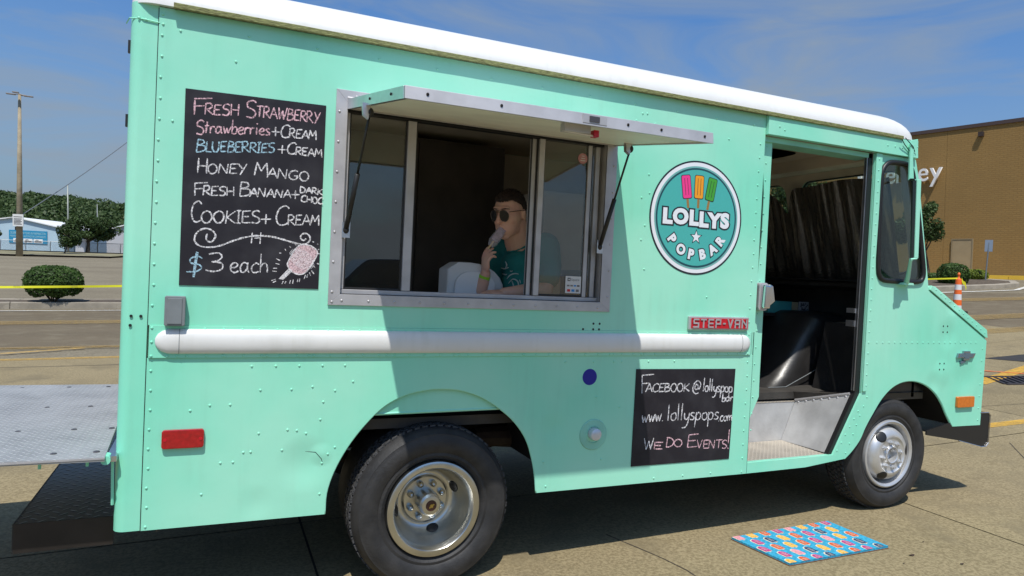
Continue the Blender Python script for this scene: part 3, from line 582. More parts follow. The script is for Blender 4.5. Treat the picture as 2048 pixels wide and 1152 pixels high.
for k in range(26): 
    a = -24 + 2 * k; MB().plate([(a + .01, -.35), (a + 1.99, -.35), (a + 1.99, .10), (a + .01, .10)], 1.25, .95, T=FT).build('yellow_kerb', YK, st)
MB().plate([(-25, -.4), (27, -.4), (27, .085), (-25, .085)], .95, .02, T=FT).build('walkway', KERB, st)
sgn = empty('store_sign', label='white channel letters of the store name on the brown wall', cat='sign')
me_sz = 1.42; word = 'JCPenney'; WL = mat('white_letter_face', (.80, .78, .76), .4); WLs = mat('letter_return', (.10, .08, .07), .5)
cura = 1.38
for chh, wl in zip(reversed(word), (.58, .47, .47, .47, .47, .52, .60, .42)):
    one = text_mesh(chh, me_sz, bold=.004); xs = [v.co.x for v in one.vertices]; kx = wl / (max(xs) - min(xs)); bpy.data.meshes.remove(one)
    o3 = FT(cura + wl, .22, 4.97); M = frame_m(o3, -dF, UPF) @ Matrix.Diagonal((kx, 1, 1, 1)) @ Matrix.Translation((-min(xs), 0, 0)); text_obj('letter', chh, me_sz, M, WL, sgn, bold=.004, ext=.06); cura += wl + .075

# sign post, channelizer, tape
spz = empty('sign_post', label='leaning grey metal post with a small sign seen edge on by the store', cat='sign post'); b0 = Vector(from_cam((34.26, 17.9, .55), .885)); t0 = Vector(from_cam((34.37, 17.9, 2.75), .885))
MB().tube([b0, t0], .028, 8).build('post', FM, spz); MB().box((-.03, -.14, -.5), (.03, .14, .0), Matrix.Translation(t0) @ Matrix.Rotation(.5, 4, 'Z')).build('plate', mat('sign_back', (.30, .36, .44), .4, .5), spz)
cn = empty('traffic_channelizer', label='orange and white striped traffic channelizer with yellow tape tied on', cat='traffic cone')
cx, cy = from_cam((20.04, 9.92, 0), .915)[:2]; z0 = h(cx, cy); ORM = mat('traffic_orange', (.80, .14, .02), .45); WHM = mat('reflective_white', (.66, .66, .66), .4)
MB().lathe([(.0, .0), (.25, .0), (.25, .05), (.115, .08)], (cx, cy, z0), 12, 'z').build('base', BLACK, cn)
prof = lambda z: .112 - .045 * z
zz = [.08, .20, .35, .50, .62, .76, .90]
for k in range(6): MB().lathe([(prof(zz[k]), zz[k]), (prof(zz[k + 1]), zz[k + 1])], (cx, cy, z0), 20, 'z').build('orange_band' if k % 2 == 1 else 'white_band', ORM if k % 2 == 1 else WHM, cn, smooth=True)
MB().lathe([(.071, .90), (.035, .93), (.022, .95), (.022, 1.0), (.038, 1.02), (.03, 1.07), (0, 1.09)], (cx, cy, z0), 14, 'z').build('handle', ORM, cn, smooth=True)
TAPE = mat('yellow_tape', (.74, .72, .03), .4)
def tape(pts, w=.075, name='caution_tape', label='', letters=None):
    mb = MB(); v = []; f = []
    for i, p in enumerate(pts):
        tw = .25 * math.sin(i * .35); v += [(p[0], p[1] + .02 * tw, p[2] - w / 2), (p[0], p[1] - .02 * tw, p[2] + w / 2)]
    for i in range(len(pts) - 1): f.append((2 * i, 2 * i + 2, 2 * i + 3, 2 * i + 1))
    o = MB().add(v, f).build(name, TAPE, fix=False); so3 = o.modifiers.new('thickness', 'SOLIDIFY'); so3.thickness = .001; return tag(o, label, 'tape')
pa, pb2 = Vector((-8.16, 20.0, -1.16)), Vector((.48, 17.3, -.66))
pp = [pa.lerp(pb2, k / 40) - Vector((0, 0, .03 * math.sin(math.pi * k / 40))) for k in range(41)]
tp = tape(pp, .062, label='yellow caution tape stretched in front of the clipped bush')
dT = (pb2 - pa).normalized(); 
for k in range(6):
    o3 = pa.lerp(pb2, .05 + k * .16) + Vector((0, -.02, -.016)); text_obj('lettering', 'CAUTION', .040, frame_m(o3, dT, Vector((0, 0, 1))), INK, tp)
c0 = Vector((cx, cy, z0 + .93)); e0 = Vector((cx - 5.5, cy + 2.3, z0 + .80))
tape([c0.lerp(e0, k / 16) - Vector((0, 0, .10 * math.sin(math.pi * k / 16))) for k in range(17)], .04, label='yellow caution tape running left from the striped channelizer')
tape([(cx + .05 + .03 * k, cy - .05, z0 + .90 - .03 * k * (1 + .3 * math.sin(k))) for k in range(8)], .09, label='loose crumpled end of yellow tape knotted on the channelizer')

# ================================================================== the van
van = empty('food_truck', (0, 0, 0), label='mint green panel truck with a white roof converted into a popsicle food truck', cat='food truck')
YW = 2.10
def P(name, m, *a, **k): pass
# --- rear corner, wrapped sheet with a vertical seam
rc_ = [(-.243, -.0), (-.290, .0), (-.2985, .0)] + [(-.301 - .045 * math.sin(R(t)), .045 - .045 * math.cos(R(t))) for t in range(0, 91, 9)] + [(-.346, .5)]
mb = MB(); rc_ += [(-.336, .5)] + [(-.300 - .036 * math.sin(R(t)), .046 - .036 * math.cos(R(t))) for t in range(90, -1, -9)] + [(-.243, .010)]; n = len(rc_)
mb.add([(x, y, -1.131) for x, y in rc_] + [(x, y, 1.022) for x, y in rc_], [(i, (i + 1) % n, n + (i + 1) % n, n + i) for i in range(n)] + [tuple(range(n)), tuple(range(n, 2 * n))[::-1]]); mb.build('rear_corner', MINT, van, auto=35)
MB().plate([(.46, -1.131), (YW - .05, -1.131), (YW - .05, 1.0), (.46, 1.0)], -.345, -.333, holes=[[(.50, -.72), (1.80, -.72), (1.80, .84), (.50, .84)][::-1]], T=lambda a, y, b: (y, a, b)).build('rear_wall', MINT, van)  # opening added in the unseen rear wall to let daylight into the kitchen
MB().plate([(-.243, -.281), (2.972, -.281), (2.972, 1.012), (-.243, 1.012)], -.004, .012, holes=[[(.51, -.135), (1.90, -.135), (1.90, .745), (.51, .745)][::-1]]).build('upper_side_panel', MINT, van)
MB().box((-.2462, -.0016, -1.131), (-.2434, .004, 1.01)).build('panel_seam', BLACK, van)
MB().plate([(-.238, -.4165), (2.948, -.4165), (2.948, -.2815), (-.238, -.2815)], -.0075, .010).build('belt_panel', MINT, van, bevel=.0015)
arch = cat_([(.497, -1.1362), (.50, -1.04), (.53, -.94), (.585, -.835), (.66, -.735), (.75, -.648), (.85, -.598), (.95, -.577), (1.03, -.573), (1.13, -.583), (1.24, -.62), (1.34, -.68), (1.43, -.755), (1.5, -.85), (1.54, -.96), (1.56, -1.05), (1.57, -1.131)], 4)
low = [(-.243, -.4175), (-.243, -1.133)] + arch + [(2.972, -1.134), (2.972, -.4175)]
MB().plate(low[::-1], -.0, .012).build('lower_side_panel', MINT, van)
# rolled lip of the rear arch
MB().tube([(x, .006, z) for x, z in arch], .006, 8).build('arch_lip', MINT, van, smooth=True)
MB().plate([(.62, -.690), (1.44, -.683), (1.44, -.52), (.62, -.52)], .022, .030).build('inner_fender', MINT, van)
MB().tube([(.6, .026, -.691), (1.46, .026, -.684)], .008, 6).build('fender_edge', MINT, van)
# header above the door, post, front panel, nose
MB().box((2.9722, -.0012, -1.13), (2.9738, .004, 1.01)).build('panel_seam', mat('seam_dark_green', (.05, .13, .11), .8), van)  # thin dark green strip along the panel joint
MB().plate([(2.9745, .900), (4.287, .903), (4.275, 1.030), (4.20, 1.012), (2.974, 1.012)], -.026, .012).build('door_header', MINT, van, bevel=.002)
qw = cat_([(4.012, .10), (3.992, .16), (3.977, .45), (3.974, .72), (3.985, .80), (4.03, .845), (4.10, .858), (4.20, .857), (4.250, .835), (4.285, .76), (4.345, .55), (4.405, .30), (4.436, .16), (4.430, .10), (4.390, .078), (4.25, .073), (4.09, .073), (4.035, .082)], 3, closed=True)
farch = cat_([(3.797, -1.098), (3.86, -1.05), (3.926, -.98), (3.97, -.90), (4.03, -.815), (4.11, -.715), (4.205, -.642), (4.31, -.606), (4.426, -.603), (4.54, -.632), (4.64, -.688), (4.72, -.765), (4.78, -.85), (4.850, -.937)], 4)
fp = [(3.91, .898), (3.91, -.675), (3.686, -1.067), (2.974, -1.070), (2.974, -1.134), (3.45, -1.130)] + farch[0:] + [(5.157, -.940), (5.172, -.325), (5.156, -.31), (4.508, .022), (4.495, .09), (4.344, .766), (4.300, .898)]
MB().plate(fp, 0, .014, holes=[qw[::-1]]).build('front_side_panel', MINT, van)
MB().tube([(x, .008, z) for x, z in farch], .007, 8).build('arch_lip', MINT, van, smooth=True)
MB().plate([(3.912, .898), (3.912, -.66), (3.948, -.66), (3.968, .898)], -.012, -.001).build('door_post', MINT, van, bevel=.003)
MB().plate([(4.515, .028), (5.150, -.300), (5.170, -.300), (5.158, -.243), (4.585, .034), (4.53, .058)], -.008, .01).build('hood_side', MINT, van, bevel=.003)
nose = [(4.508, .03), (4.545, .056), (4.59, .052), (5.12, -.214), (5.160, -.25), (5.172, -.31), (5.170, -.5), (5.157, -.935)]
mb = MB(); n = len(nose); ys = [.012, YW - .012]
mb.add([(x, y, z) for y in ys for x, z in nose], [(i, i + 1, n + i + 1, n + i) for i in range(n - 1)]); mb.v += [(x - .012, y, z - .008) for y in ys for x, z in nose]; b0 = 2 * n; mb.f += [(b0 + i, b0 + n + i, b0 + n + i + 1, b0 + i + 1) for i in range(n - 1)] + [(i, b0 + i, b0 + i + 1, i + 1) for i in range(n - 1)] + [(n + i, n + i + 1, b0 + n + i + 1, b0 + n + i) for i in range(n - 1)] + [(0, n, b0 + n, b0), (n - 1, b0 + n - 1, b0 + 2 * n - 1, 2 * n - 1)]; mb.build('hood', MINT, van, auto=40)
# windscreen frame
wsd = Vector((.213, 0, -.878)).normalized(); wsn = Vector((.878, 0, .213)).normalized(); wso = Vector((4.294, 0, .905)); wT = lambda a, y, b: tuple(wso + Vector((0, a, 0)) - wsd * b - wsn * y)
L_ws = .905
def wshole(y0, y1): return rrect(y0, -.80, y1, -.055, .09)
MB().plate([(.006, -L_ws), (YW - .006, -L_ws), (YW - .006, 0), (.006, 0)], 0, .02, holes=[wshole(.10, .97)[::-1], wshole(1.13, 2.0)[::-1]], T=wT).build('windscreen_frame', MINT, van)
MB().plate([(.016, -L_ws), (YW - .016, -L_ws), (YW - .016, 0), (.016, 0)], .021, .026, holes=[wshole(.10, .97)[::-1], wshole(1.13, 2.0)[::-1]], T=wT).build('cab_lining', LINING, van)
MB().box((4.10, .03, .90), (4.27, YW - .03, .984)).build('header_lining', LINING, van)
MB().box((3.12, YW - .03, .07), (4.30, YW - .02, .98)).build('cab_side_wall', LINING, van)
for a, b in ((.10, .97), (1.13, 2.0)):
    rg = rrect(a, -.80, b, -.055, .09); MB().tube([wT(p[0], .0, p[1]) for p in rg + rg[:1]], .016, 6).build('windscreen_gasket', BLACK, van, smooth=True)
    MB().plate(rg, .004, .008, T=wT).build('windscreen', GLASSC, van)
MB().box((4.255, .0, .905), (4.32, YW, 1.03)).build('front_cap', MINT, van, bevel=.01)
# roof
RR = .165; lay = []
def ring(ins, insf, z, rad_=.20, seg=8):
    x0, x1, y0, y1 = -.350 + ins, 4.285 - insf, -.026 + ins, YW + .026 - ins; out = []
    for cx_, cy_, a0, rr in ((x1 - rad_, y1 - rad_, 0, rad_), (x0 + rad_, y1 - rad_, 90, rad_), (x0 + rad_, y0 + rad_, 180, rad_), (x1 - rad_, y0 + rad_, 270, rad_)):
        for k in range(seg + 1):
            a = R(a0 + 90 * k / seg); out.append((cx_ + rr * math.cos(a), cy_ + rr * math.sin(a), z))
    return out
mb = MB(); rings = []
for t in range(0, 91, 10):
    a = R(t); rings.append(ring(RR * (1 - math.cos(a)) * 1.0, .26 * (1 - math.cos(a)), 1.016 + RR * math.sin(a), .10))
rings.append(ring(.30, .5, 1.016 + RR + .018, .1)); rings.append(ring(.7, .9, 1.016 + RR + .035, .1)); m_ = len(rings[0])
mb.v = [p for r_ in rings for p in r_]
for i in range(len(rings) - 1):
    for k in range(m_): mb.f.append((i * m_ + k, i * m_ + (k + 1) % m_, (i + 1) * m_ + (k + 1) % m_, (i + 1) * m_ + k))
mb.f.append(tuple((len(rings) - 1) * m_ + k for k in range(m_))); mb.f.append(tuple(range(m_))[::-1])
mb.build('roof', WHITE, van, auto=50)
# rain gutter: J channel, weathered
mb = MB(); gp = [(-.006, 1.014), (-.034, 1.006), (-.038, 1.010), (-.038, 1.028), (-.034, 1.031), (-.031, 1.018), (-.006, 1.022)]; n = len(gp); xs_ = [-.19 + 4.31 * k / 80 for k in range(81)]
for i, x in enumerate(xs_):
    j = .0003 * math.sin(x * 91); mb.v += [(x, y + (j if k in (1, 2, 3) else 0), z + (j if k in (3, 4) else 0)) for k, (y, z) in enumerate(gp)]
for i in range(80):
    for k in range(n): mb.f.append((i * n + k, i * n + (k + 1) % n, (i + 1) * n + (k + 1) % n, (i + 1) * n + k))
mb.f.append(tuple(range(n))); mb.f.append(tuple(80 * n + k for k in range(n))[::-1]); mb.build('rain_gutter', GUTTER, van)
# far side, floor, ceiling, inner linings
FS = MB().plate([(-.34, -1.13), (4.85, -1.13), (4.85, -.94), (5.157, -.94), (5.172, -.32), (4.508, .03), (4.30, .9), (4.28, 1.02), (-.34, 1.02)], YW, YW - .012, holes=[[(3.2, .08), (4.25, .08), (4.1, .84), (3.2, .84)][::-1]]); FS.build('far_side_panel', MINT, van)
MB().box((-.32, .03, .985), (4.25, YW - .03, 1.005)).build('ceiling', LINING, van)

MB().box((-.32, .14, -.79), (2.955, YW - .03, -.74)).build('floor', FLOORM, van); MB().box((2.956, .455, -.79), (5.1, YW - .03, -.741)).build('cab_floor', FLOORM, van)
MB().box((-.30, YW - .05, -.735), (3.1, YW - .035, .98)).build('wall_lining', LINING, van)
MB().plate([(.06, -.735), (YW - .05, -.735), (YW - .05, .98), (.06, .98)], -.322, -.31, holes=[[(.50, -.715), (1.80, -.715), (1.80, .84), (.50, .84)][::-1]], T=lambda a, y, b: (y, a, b)).build('rear_lining', LINING, van)  # the added daylight opening continues through the lining
MB().plate([(-.30, -.50), (2.95, -.50), (2.95, .98), (-.30, .98)], .0145, .020, holes=[[(.49, -.16), (1.92, -.16), (1.92, .765), (.49, .765)][::-1]]).build('side_lining', LINING, van)
MB().box((3.11, YW - .045, -.735), (4.30, YW - .03, .07)).build('cab_side_lining', VINYL, van)
# partition behind the driver with an opening, and seat post area
MB().box((2.93, 1.05, -.735), (2.95, YW - .05, .98)).build('partition', LINING, van)
# --- chassis and axles
ch = empty('chassis'); ch.parent = van
for y in (.55, 1.52): MB().box((-.3, y, -.96), (5.0, y + .07, -.80)).build('frame_rail', DARK, ch)
for x in (.2, 1.9, 2.8, 3.5): MB().box((x, .56, -.93), (x + .08, 1.55, -.83)).build('cross_member', DARK, ch)
MB().tube([(1.02, .3, -1.165), (1.02, 1.8, -1.165)], .055, 12).build('rear_axle', RUST, ch); MB().tube([(4.26, .25, -1.12), (4.26, 1.85, -1.12)], .04, 10).build('front_axle', RUST, ch)
MB().ell((1.02, 1.05, -1.165), (.17, .16, .17)).build('differential', RUST, ch, smooth=True)
ls = MB()
for k in range(5): ls.tube([(.35 + .1 * k, .62, -.98 - .02 * k), (1.02, .62, -1.10 - .014 * k), (1.75 - .1 * k, .62, -.98 - .02 * k)], .03, 6)
ls.build('leaf_spring', RUST, ch)
MB().tube([(1.35, .40, -.92), (1.62, .46, -.94), (1.9, .6, -.98)], [.05, .07, .03], 10).build('spring_hanger', RUST, ch)
MB().tube([(1.12, .3, -.76), (1.25, .42, -1.0)], .035, 8).build('shock_absorber', DARK, ch)
MB().box((1.95, .7, -1.12), (2.7, 1.35, -.82)).build('fuel_tank', DARK, ch, bevel=.03)
def arc_liner(pts, y0, y1, name):
    mb = MB(); n = len(pts); mb.add([(x, y0, z) for x, z in pts] + [(x, y1, z) for x, z in pts], [(i, i + 1, n + i + 1, n + i) for i in range(n - 1)]); mb.add([(x, y1, z) for x, z in pts], [tuple(range(n))]); return mb.build(name, DARK, van, fix=False)
arc_liner([(x, z + .012) for x, z in farch], .014, .52, 'front_wheel_well')
arc_liner([(.45, -1.0), (.5, -.80), (.6, -.70), (1.45, -.70), (1.56, -.80), (1.6, -1.0)], .031, .62, 'rear_wheel_well')
MB().box((-.2, .5, -1.12), (.44, .52, -.8)).build('rear_underside', DARK, van); MB().box((1.63, .35, -1.0), (2.95, .37, -.8)).build('side_underside', DARK, van)
# --- wheels
def holes_on(mb_name, c, r_, y, rad_, angs, parent, n=(0, -1, 0)):
    for a in angs:
        M = Matrix.Rotation(-R(a), 4, 'Y'); mb = MB(); mb.ell((0, 0, 0), rad_, 14, 8, M=None); mb.v = [tuple(Vector(c) + (M @ Vector((r_, 0, 0))) + Vector((0, y, 0)) + M @ (Matrix.Rotation(tilt_, 4, 'Z') @ Vector(v))) for v in mb.v]
        mb.build(mb_name, BLACK, parent, smooth=True)
tyre = [(.236, .045), (.245, .022), (.262, .010), (.275, .012), (.285, .004), (.315, -.004), (.345, .0), (.356, .006), (.362, .006), (.378, .026), (.388, .048), (.391, .075)]
tyre_full = tyre + [(.391, .165)] + [(r_, .24 - y) for r_, y in tyre[::-1]]
def tread(c, r_, y0, y1, parent, n=64):
    mb = MB()
    for k in range(n):
        for j in range(5):
            a0 = 2 * math.pi * (k + (.3 if j % 2 else 0)) / n; a1 = a0 + 2 * math.pi / n * .68; ya = y0 + (y1 - y0) * j / 5 + .004; yb = y0 + (y1 - y0) * (j + 1) / 5 - .004; s_ = .006 if j % 2 else -.006; v = []
            for rr in (r_ - .006, r_ + .008):
                for (a, y, dd_) in ((a0, ya, 0), (a1, ya, 0), (a1, yb, s_), (a0, yb, s_)): v.append((c[0] + rr * math.cos(a + dd_ * 3), c[1] + y, c[2] + rr * math.sin(a + dd_ * 3)))
            mb.add(v, [(4, 5, 6, 7), (0, 1, 5, 4), (1, 2, 6, 5), (2, 3, 7, 6), (3, 0, 4, 7)])
    return tag(mb.build('tread', TREAD, parent, fix=False), kind='stuff')
# rear dual wheel
rcn = Vector((1.025, .008, -1.170))
rear = MB().lathe([(.237, .045), (.238, .020), (.234, .008), (.226, .004), (.205, .006), (.201, .010), (.198, .022), (.192, .030), (.190, .055), (.184, .090), (.172, .140), (.157, .172), (.140, .185), (.128, .186), (.120, .182), (.116, .172), (.112, .168), (.062, .166), (.0, .166)], rcn, 96).build('wheel', WHEELS, van, auto=35)
tag(rear, 'deep dished polished rear wheel')
MB().lathe([(.236 + (r_ - .236) * 1.062, y) for r_, y in tyre_full], rcn, 96).build('tyre', RUBBER, rear, auto=40); tread(rcn, .3985, .05, .19, rear)
MB().lathe([(r_, y + .27) for r_, y in tyre_full], rcn, 48).build('tyre', RUBBER, rear, auto=40)
MB().lathe([(.0, .060), (.022, .060), (.046, .064), (.056, .074), (.058, .092), (.058, .166)], rcn, 48).build('hub_cap', WHEELS, rear, auto=35)
MB().lathe([(0, .0565), (.025, .0565), (.028, .0605)], rcn, 28).build('hub_emblem', mat('dark_emblem', (.06, .02, .015), .4), rear)
cm = [(-.016, -.004), (-.005, -.004), (-.005, -.009), (.005, -.009), (.005, -.004), (.016, -.004), (.013, .004), (.005, .004), (.005, .009), (-.005, .009), (-.005, .004), (-.013, .004)]
em = MB(); em.plate(cm, .0535, .056, T=lambda a, y, b: (rcn.x + a * .8 - b * .6, rcn.y + y, rcn.z + b * .8 + a * .6)); em.build('emblem_mark', mat('gold_mark', (.5, .36, .10), .3, .8), rear)
for k in range(8):
    a = R(22 + 45 * k); c = (rcn.x + .088 * math.cos(a), rcn.y + .160, rcn.z + .088 * math.sin(a)); mb = MB(); mb.lathe([(0, -.030), (.009, -.027), (.015, -.018), (.017, -.005), (.017, .008)], c, 14); mb.build('lug_nut', WHEELS, rear, smooth=True)
tilt_ = R(33); holes_on('hand_hole', rcn, .157, .163, (.005, .028, .032), (20, 286, 196, 110), rear)
# front wheel
fcn = Vector((4.262, .030, -1.107))
front = MB().lathe([(.232, .045), (.234, .020), (.230, .008), (.222, .004), (.214, .008), (.206, .014), (.203, .030), (.198, .040), (.197, .075), (.192, .10), (.189, .075), (.184, .040), (.172, .012), (.155, -.006), (.132, -.015), (.124, -.015), (.118, -.009), (.112, -.006), (.066, -.006), (.062, -.010)], fcn, 96).build('wheel', SILVER, van, auto=35)
tag(front, 'silver painted front wheel with a convex centre')
MB().lathe([(r_ * .978, y) for r_, y in tyre_full], fcn, 96).build('tyre', RUBBER, front, auto=40); tread(fcn, .380, .05, .19, front)
MB().lathe([(.062, -.006), (.060, -.016), (.054, -.020), (.048, -.016), (.047, .03), (.0, .045)], fcn, 40).build('hub', SILVER, front, auto=40)
for k in range(8):
    a = R(10 + 45 * k); c = (fcn.x + .086 * math.cos(a), fcn.y - .004, fcn.z + .086 * math.sin(a)); mb = MB(); mb.lathe([(0, -.030), (.007, -.030), (.008, -.016), (.014, -.014), (.016, .0), (.016, .008)], c, 6); mb.build('lug_nut', SILVER, front)
tilt_ = R(31); holes_on('hand_hole', fcn, .157, .000, (.036, .006, .040), (128, 244, 8), front)
# front side hidden pair
for c in ((1.025, YW - .25, -1.17), (4.262, YW - .27, -1.107)):
    w_ = MB().lathe([(.0, .2), (.1, .2), (.18, .16), (.2, .235), (.232, .235)], c, 40).build('wheel', SILVER, van); MB().lathe(tyre_full, c, 48).build('tyre', RUBBER, w_, auto=40)
# --- bumper
MB().plate([(4.58, -.955), (5.14, -.852), (5.245, -.853), (5.268, -.872), (5.262, -1.072), (5.235, -1.098), (5.18, -1.098), (4.92, -1.040), (4.58, -.985)], .002, .012).build('bumper_end', BLACK, van)
MB().tube([(4.93, .002, -1.043), (5.18, -.002, -1.100), (5.236, -.002, -1.100), (5.264, -.002, -1.074), (5.270, -.002, -.872), (5.246, -.002, -.851), (5.15, .0, -.85)], .0035, 6).build('bumper_rim', CHROME, van)
MB().box((5.19, .012, -1.095), (5.268, YW - .01, -.855)).build('bumper', CHROME, van, bevel=.012)
# --- white rub rail (half round with ball ends)
mb = MB(); seg = 14; rz = .0520; ry = .024; xs_ = [-.2155, -.213, -.205, -.190, -.170, -.15] + list(np.linspace(-.10, 2.85, 40)) + [2.885, 2.905, 2.922, 2.932, 2.9355]
zc = lambda x: -.3470 + (x - 1.3) * .0
def endk(x):
    d = min(x + .2165, 2.9365 - x) / .062; return 1 if d >= 1 else math.sqrt(max(0.0, 1 - (1 - d) ** 2))
for x in xs_:
    k = endk(x)
    for j in range(seg + 1):
        a = -math.pi / 2 + math.pi * j / seg; mb.v.append((x, -.0075 - ry * k * math.cos(a) ** .85, zc(x) + rz * k * math.sin(a)))
for i in range(len(xs_) - 1):
    for j in range(seg): mb.f.append((i * (seg + 1) + j, (i + 1) * (seg + 1) + j, (i + 1) * (seg + 1) + j + 1, i * (seg + 1) + j + 1))
rr0 = mb.build('rub_rail', WHITE, van, smooth=True)
for x_ in (-.125, 2.862):
    MB().tube([(x_, -.0075 - (ry + .0004) * math.cos(a_) ** .85, zc(x_) + (rz + .0004) * math.sin(a_)) for a_ in [-math.pi / 2 * .97 + math.pi * .97 * k / 16 for k in range(17)]], .0012, 5).build('rail_joint', GREYBOX, rr0)
# --- sliding door edge, gasket, handle
dr = MB().plate([(2.90, .885), (3.062, .885), (3.064, -.60), (3.066, -.677), (2.958, -.90), (2.90, -.90)], .030, .050, holes=[[(2.90 + .001, -.1), (2.965, -.06), (3.004, .06), (3.020, .3), (3.018, .55), (3.000, .72), (2.95, .80), (2.901, .82)][::-1]]).build('sliding_door', MINT, van)
MB().plate([(2.904, -.12), (2.985, -.06), (3.016, .06), (3.030, .3), (3.028, .55), (3.012, .72), (2.96, .80), (2.904, .83)], .036, .044).build('window_gasket', BLACK, dr)
hb = MB().plate(rrect(2.985, -.150, 3.055, .018, .02), -.012, .028).build('door_latch', ALUP, dr, bevel=.004)
MB().plate([(2.996, -.135), (3.044, -.135), (3.052, .0), (3.0, .006)], -.045, -.013).build('latch_cover', CHROME, hb, bevel=.008)
MB().plate([(3.052, -.12), (3.094, -.09), (3.075, .0), (3.052, .01)], -.03, .0).build('lever', CHROME, hb, bevel=.004)
jb = MB()
for y0 in (.020, .036): jb.box((3.864, y0, -.66), (3.874, y0 + .006, .895))
jb.build('door_track', ALU, van); MB().box((3.872, .016, -.68), (3.908, .046, .895)).build('jamb_channel', BLACK, van)
js = MB(); js.plate([(3.908, -.672), (3.872, -.672), (3.655, -1.068), (3.686, -1.068)], .015, .045); js.build('lower_jamb_seal', BLACK, van)
MB().box((3.85, .04, -.15), (3.875, .10, -.12)).build('door_catch', ALU, van); MB().box((3.85, .04, -.24), (3.875, .10, -.20)).build('door_catch', ALU, van)
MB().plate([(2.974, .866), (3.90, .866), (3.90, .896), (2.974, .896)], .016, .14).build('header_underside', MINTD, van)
# --- step well
DPL = bpy.data.materials.new('diamond_plate'); DPL.use_nodes = True
def diamond(m, col, rough, metal, scale=34, dist=.004, dirt=(.42, .36, .28)):
    t = m.node_tree; b = t.nodes['Principled BSDF']; b.inputs['Roughness'].default_value = rough; b.inputs['Metallic'].default_value = metal
    tcn = N(t, 'ShaderNodeTexCoord'); mpn = N(t, 'ShaderNodeMapping'); mpn.inputs['Scale'].default_value = (scale, scale, scale); mpn.inputs['Rotation'].default_value = (0, 0, R(45)); t.links.new(tcn.outputs['Object'], mpn.inputs[0])
    sp_ = N(t, 'ShaderNodeSeparateXYZ'); t.links.new(mpn.outputs[0], sp_.inputs[0])
    def M_(op, a, b_=None, c=None):
        n = N(t, 'ShaderNodeMath', operation=op)
        for i, q in enumerate((a, b_, c)):
            if q is None: continue
            if isinstance(q, (int, float)): n.inputs[i].default_value = q
            else: t.links.new(q, n.inputs[i])
        return n.outputs[0]
    fx = M_('FLOOR', sp_.outputs[0]); fy = M_('FLOOR', sp_.outputs[1]); ux = M_('SUBTRACT', M_('FRACT', sp_.outputs[0]), .5); uy = M_('SUBTRACT', M_('FRACT', sp_.outputs[1]), .5)
    par = M_('MODULO', M_('ABSOLUTE', M_('ADD', fx, fy)), 2.)
    mixn = lambda a, b_: M_('ADD', M_('MULTIPLY', a, par), M_('MULTIPLY', b_, M_('SUBTRACT', 1., par)))
    lo = mixn(ux, uy); sh = mixn(uy, ux); e = M_('ADD', M_('POWER', M_('MULTIPLY', lo, 2.15), 2.), M_('POWER', M_('MULTIPLY', sh, 7.), 2.)); hgt = M_('MAXIMUM', M_('SUBTRACT', 1., e), 0.)
    bn = N(t, 'ShaderNodeBump'); bn.inputs['Distance'].default_value = dist; t.links.new(hgt, bn.inputs['Height']); t.links.new(bn.outputs[0], b.inputs['Normal'])
    nz2 = N(t, 'ShaderNodeTexNoise'); nz2.inputs['Scale'].default_value = 5; nz2.inputs['Detail'].default_value = 6; t.links.new(tcn.outputs['Object'], nz2.inputs[0])
    rp = N(t, 'ShaderNodeValToRGB'); rp.color_ramp.elements[0].position = .35; rp.color_ramp.elements[1].position = .7; rp.color_ramp.elements[0].color = (*col, 1); rp.color_ramp.elements[1].color = (*[c * .72 for c in col], 1); t.links.new(nz2.outputs[0], rp.inputs[0])
    mm_ = N(t, 'ShaderNodeMix', data_type='RGBA'); mm_.inputs[7].default_value = (*[min(1, c * 1.35) for c in col], 1); t.links.new(M_('MINIMUM', M_('MULTIPLY', hgt, 2.), 1.), mm_.inputs[0]); t.links.new(rp.outputs[0], mm_.inputs[6]); t.links.new(mm_.outputs[2], b.inputs['Base Color'])
diamond(DPL, (.41, .41, .405), .48, .35)
DPD = bpy.data.materials.new('black_diamond_plate'); DPD.use_nodes = True; diamond(DPD, (.040, .038, .038), .28, .5, scale=22, dist=.010)
DPS = bpy.data.materials.new('dusty_diamond_plate'); DPS.use_nodes = True; diamond(DPS, (.50, .45, .38), .55, .4, scale=44)
sw = empty('step_well'); sw.parent = van
MB().box((2.976, .0122, -1.092), (3.70, .449, -1.0805)).build('lower_tread', DPS, sw)
MB().box((2.976, .452, -1.092), (3.84, .458, -.812)).build('riser', ALUB, sw)
MB().box((2.976, .449, -.812), (3.81, .80, -.806)).build('upper_tread', DPS, sw)
fpn = MB(); fpn.add([(3.700, .449, -1.08), (3.712, .016, -1.075), (3.864, .05, -.690), (3.811, .449, -.806)], [(0, 1, 2, 3)]); o = fpn.build('side_sheet', ALUB, sw, fix=False); q_ = o.modifiers.new('t', 'SOLIDIFY'); q_.thickness = .006
bl = MB(); pA, pB = Vector((3.811, .449, -.800)), Vector((3.866, .05, -.684))
for k in range(7):
    p = pA.lerp(pB, .06 + k * .145) + Vector((0, -.005, -.016)); bl.ell(p, (.011, .011, .011), 8, 6)
bl.build('bolts', ALUP, sw, smooth=True)
MB().tube([pA, pB], .010, 6).build('sheet_edge', ALUP, sw)
fl = MB(); fl.add([(3.81, .452, -.806), (3.866, .06, -.690), (4.6, .03, -.690), (4.6, .9, -.742), (3.70, .86, -.742), (3.70, .80, -.742), (3.79, .47, -.742)], [(0, 1, 2, 6), (6, 2, 3, 4, 5)]); fl.build('floor_lip', FLOORM, sw, fix=False)
MB().box((2.976, .80, -.806), (3.80, .81, -.742)).build('floor_riser', VINYL, sw)
MB().plate([(2.976, -1.068), (3.686, -1.066), (3.686, -1.080), (2.976, -1.0795)], .0145, .03).build('sill', MINTD, van)
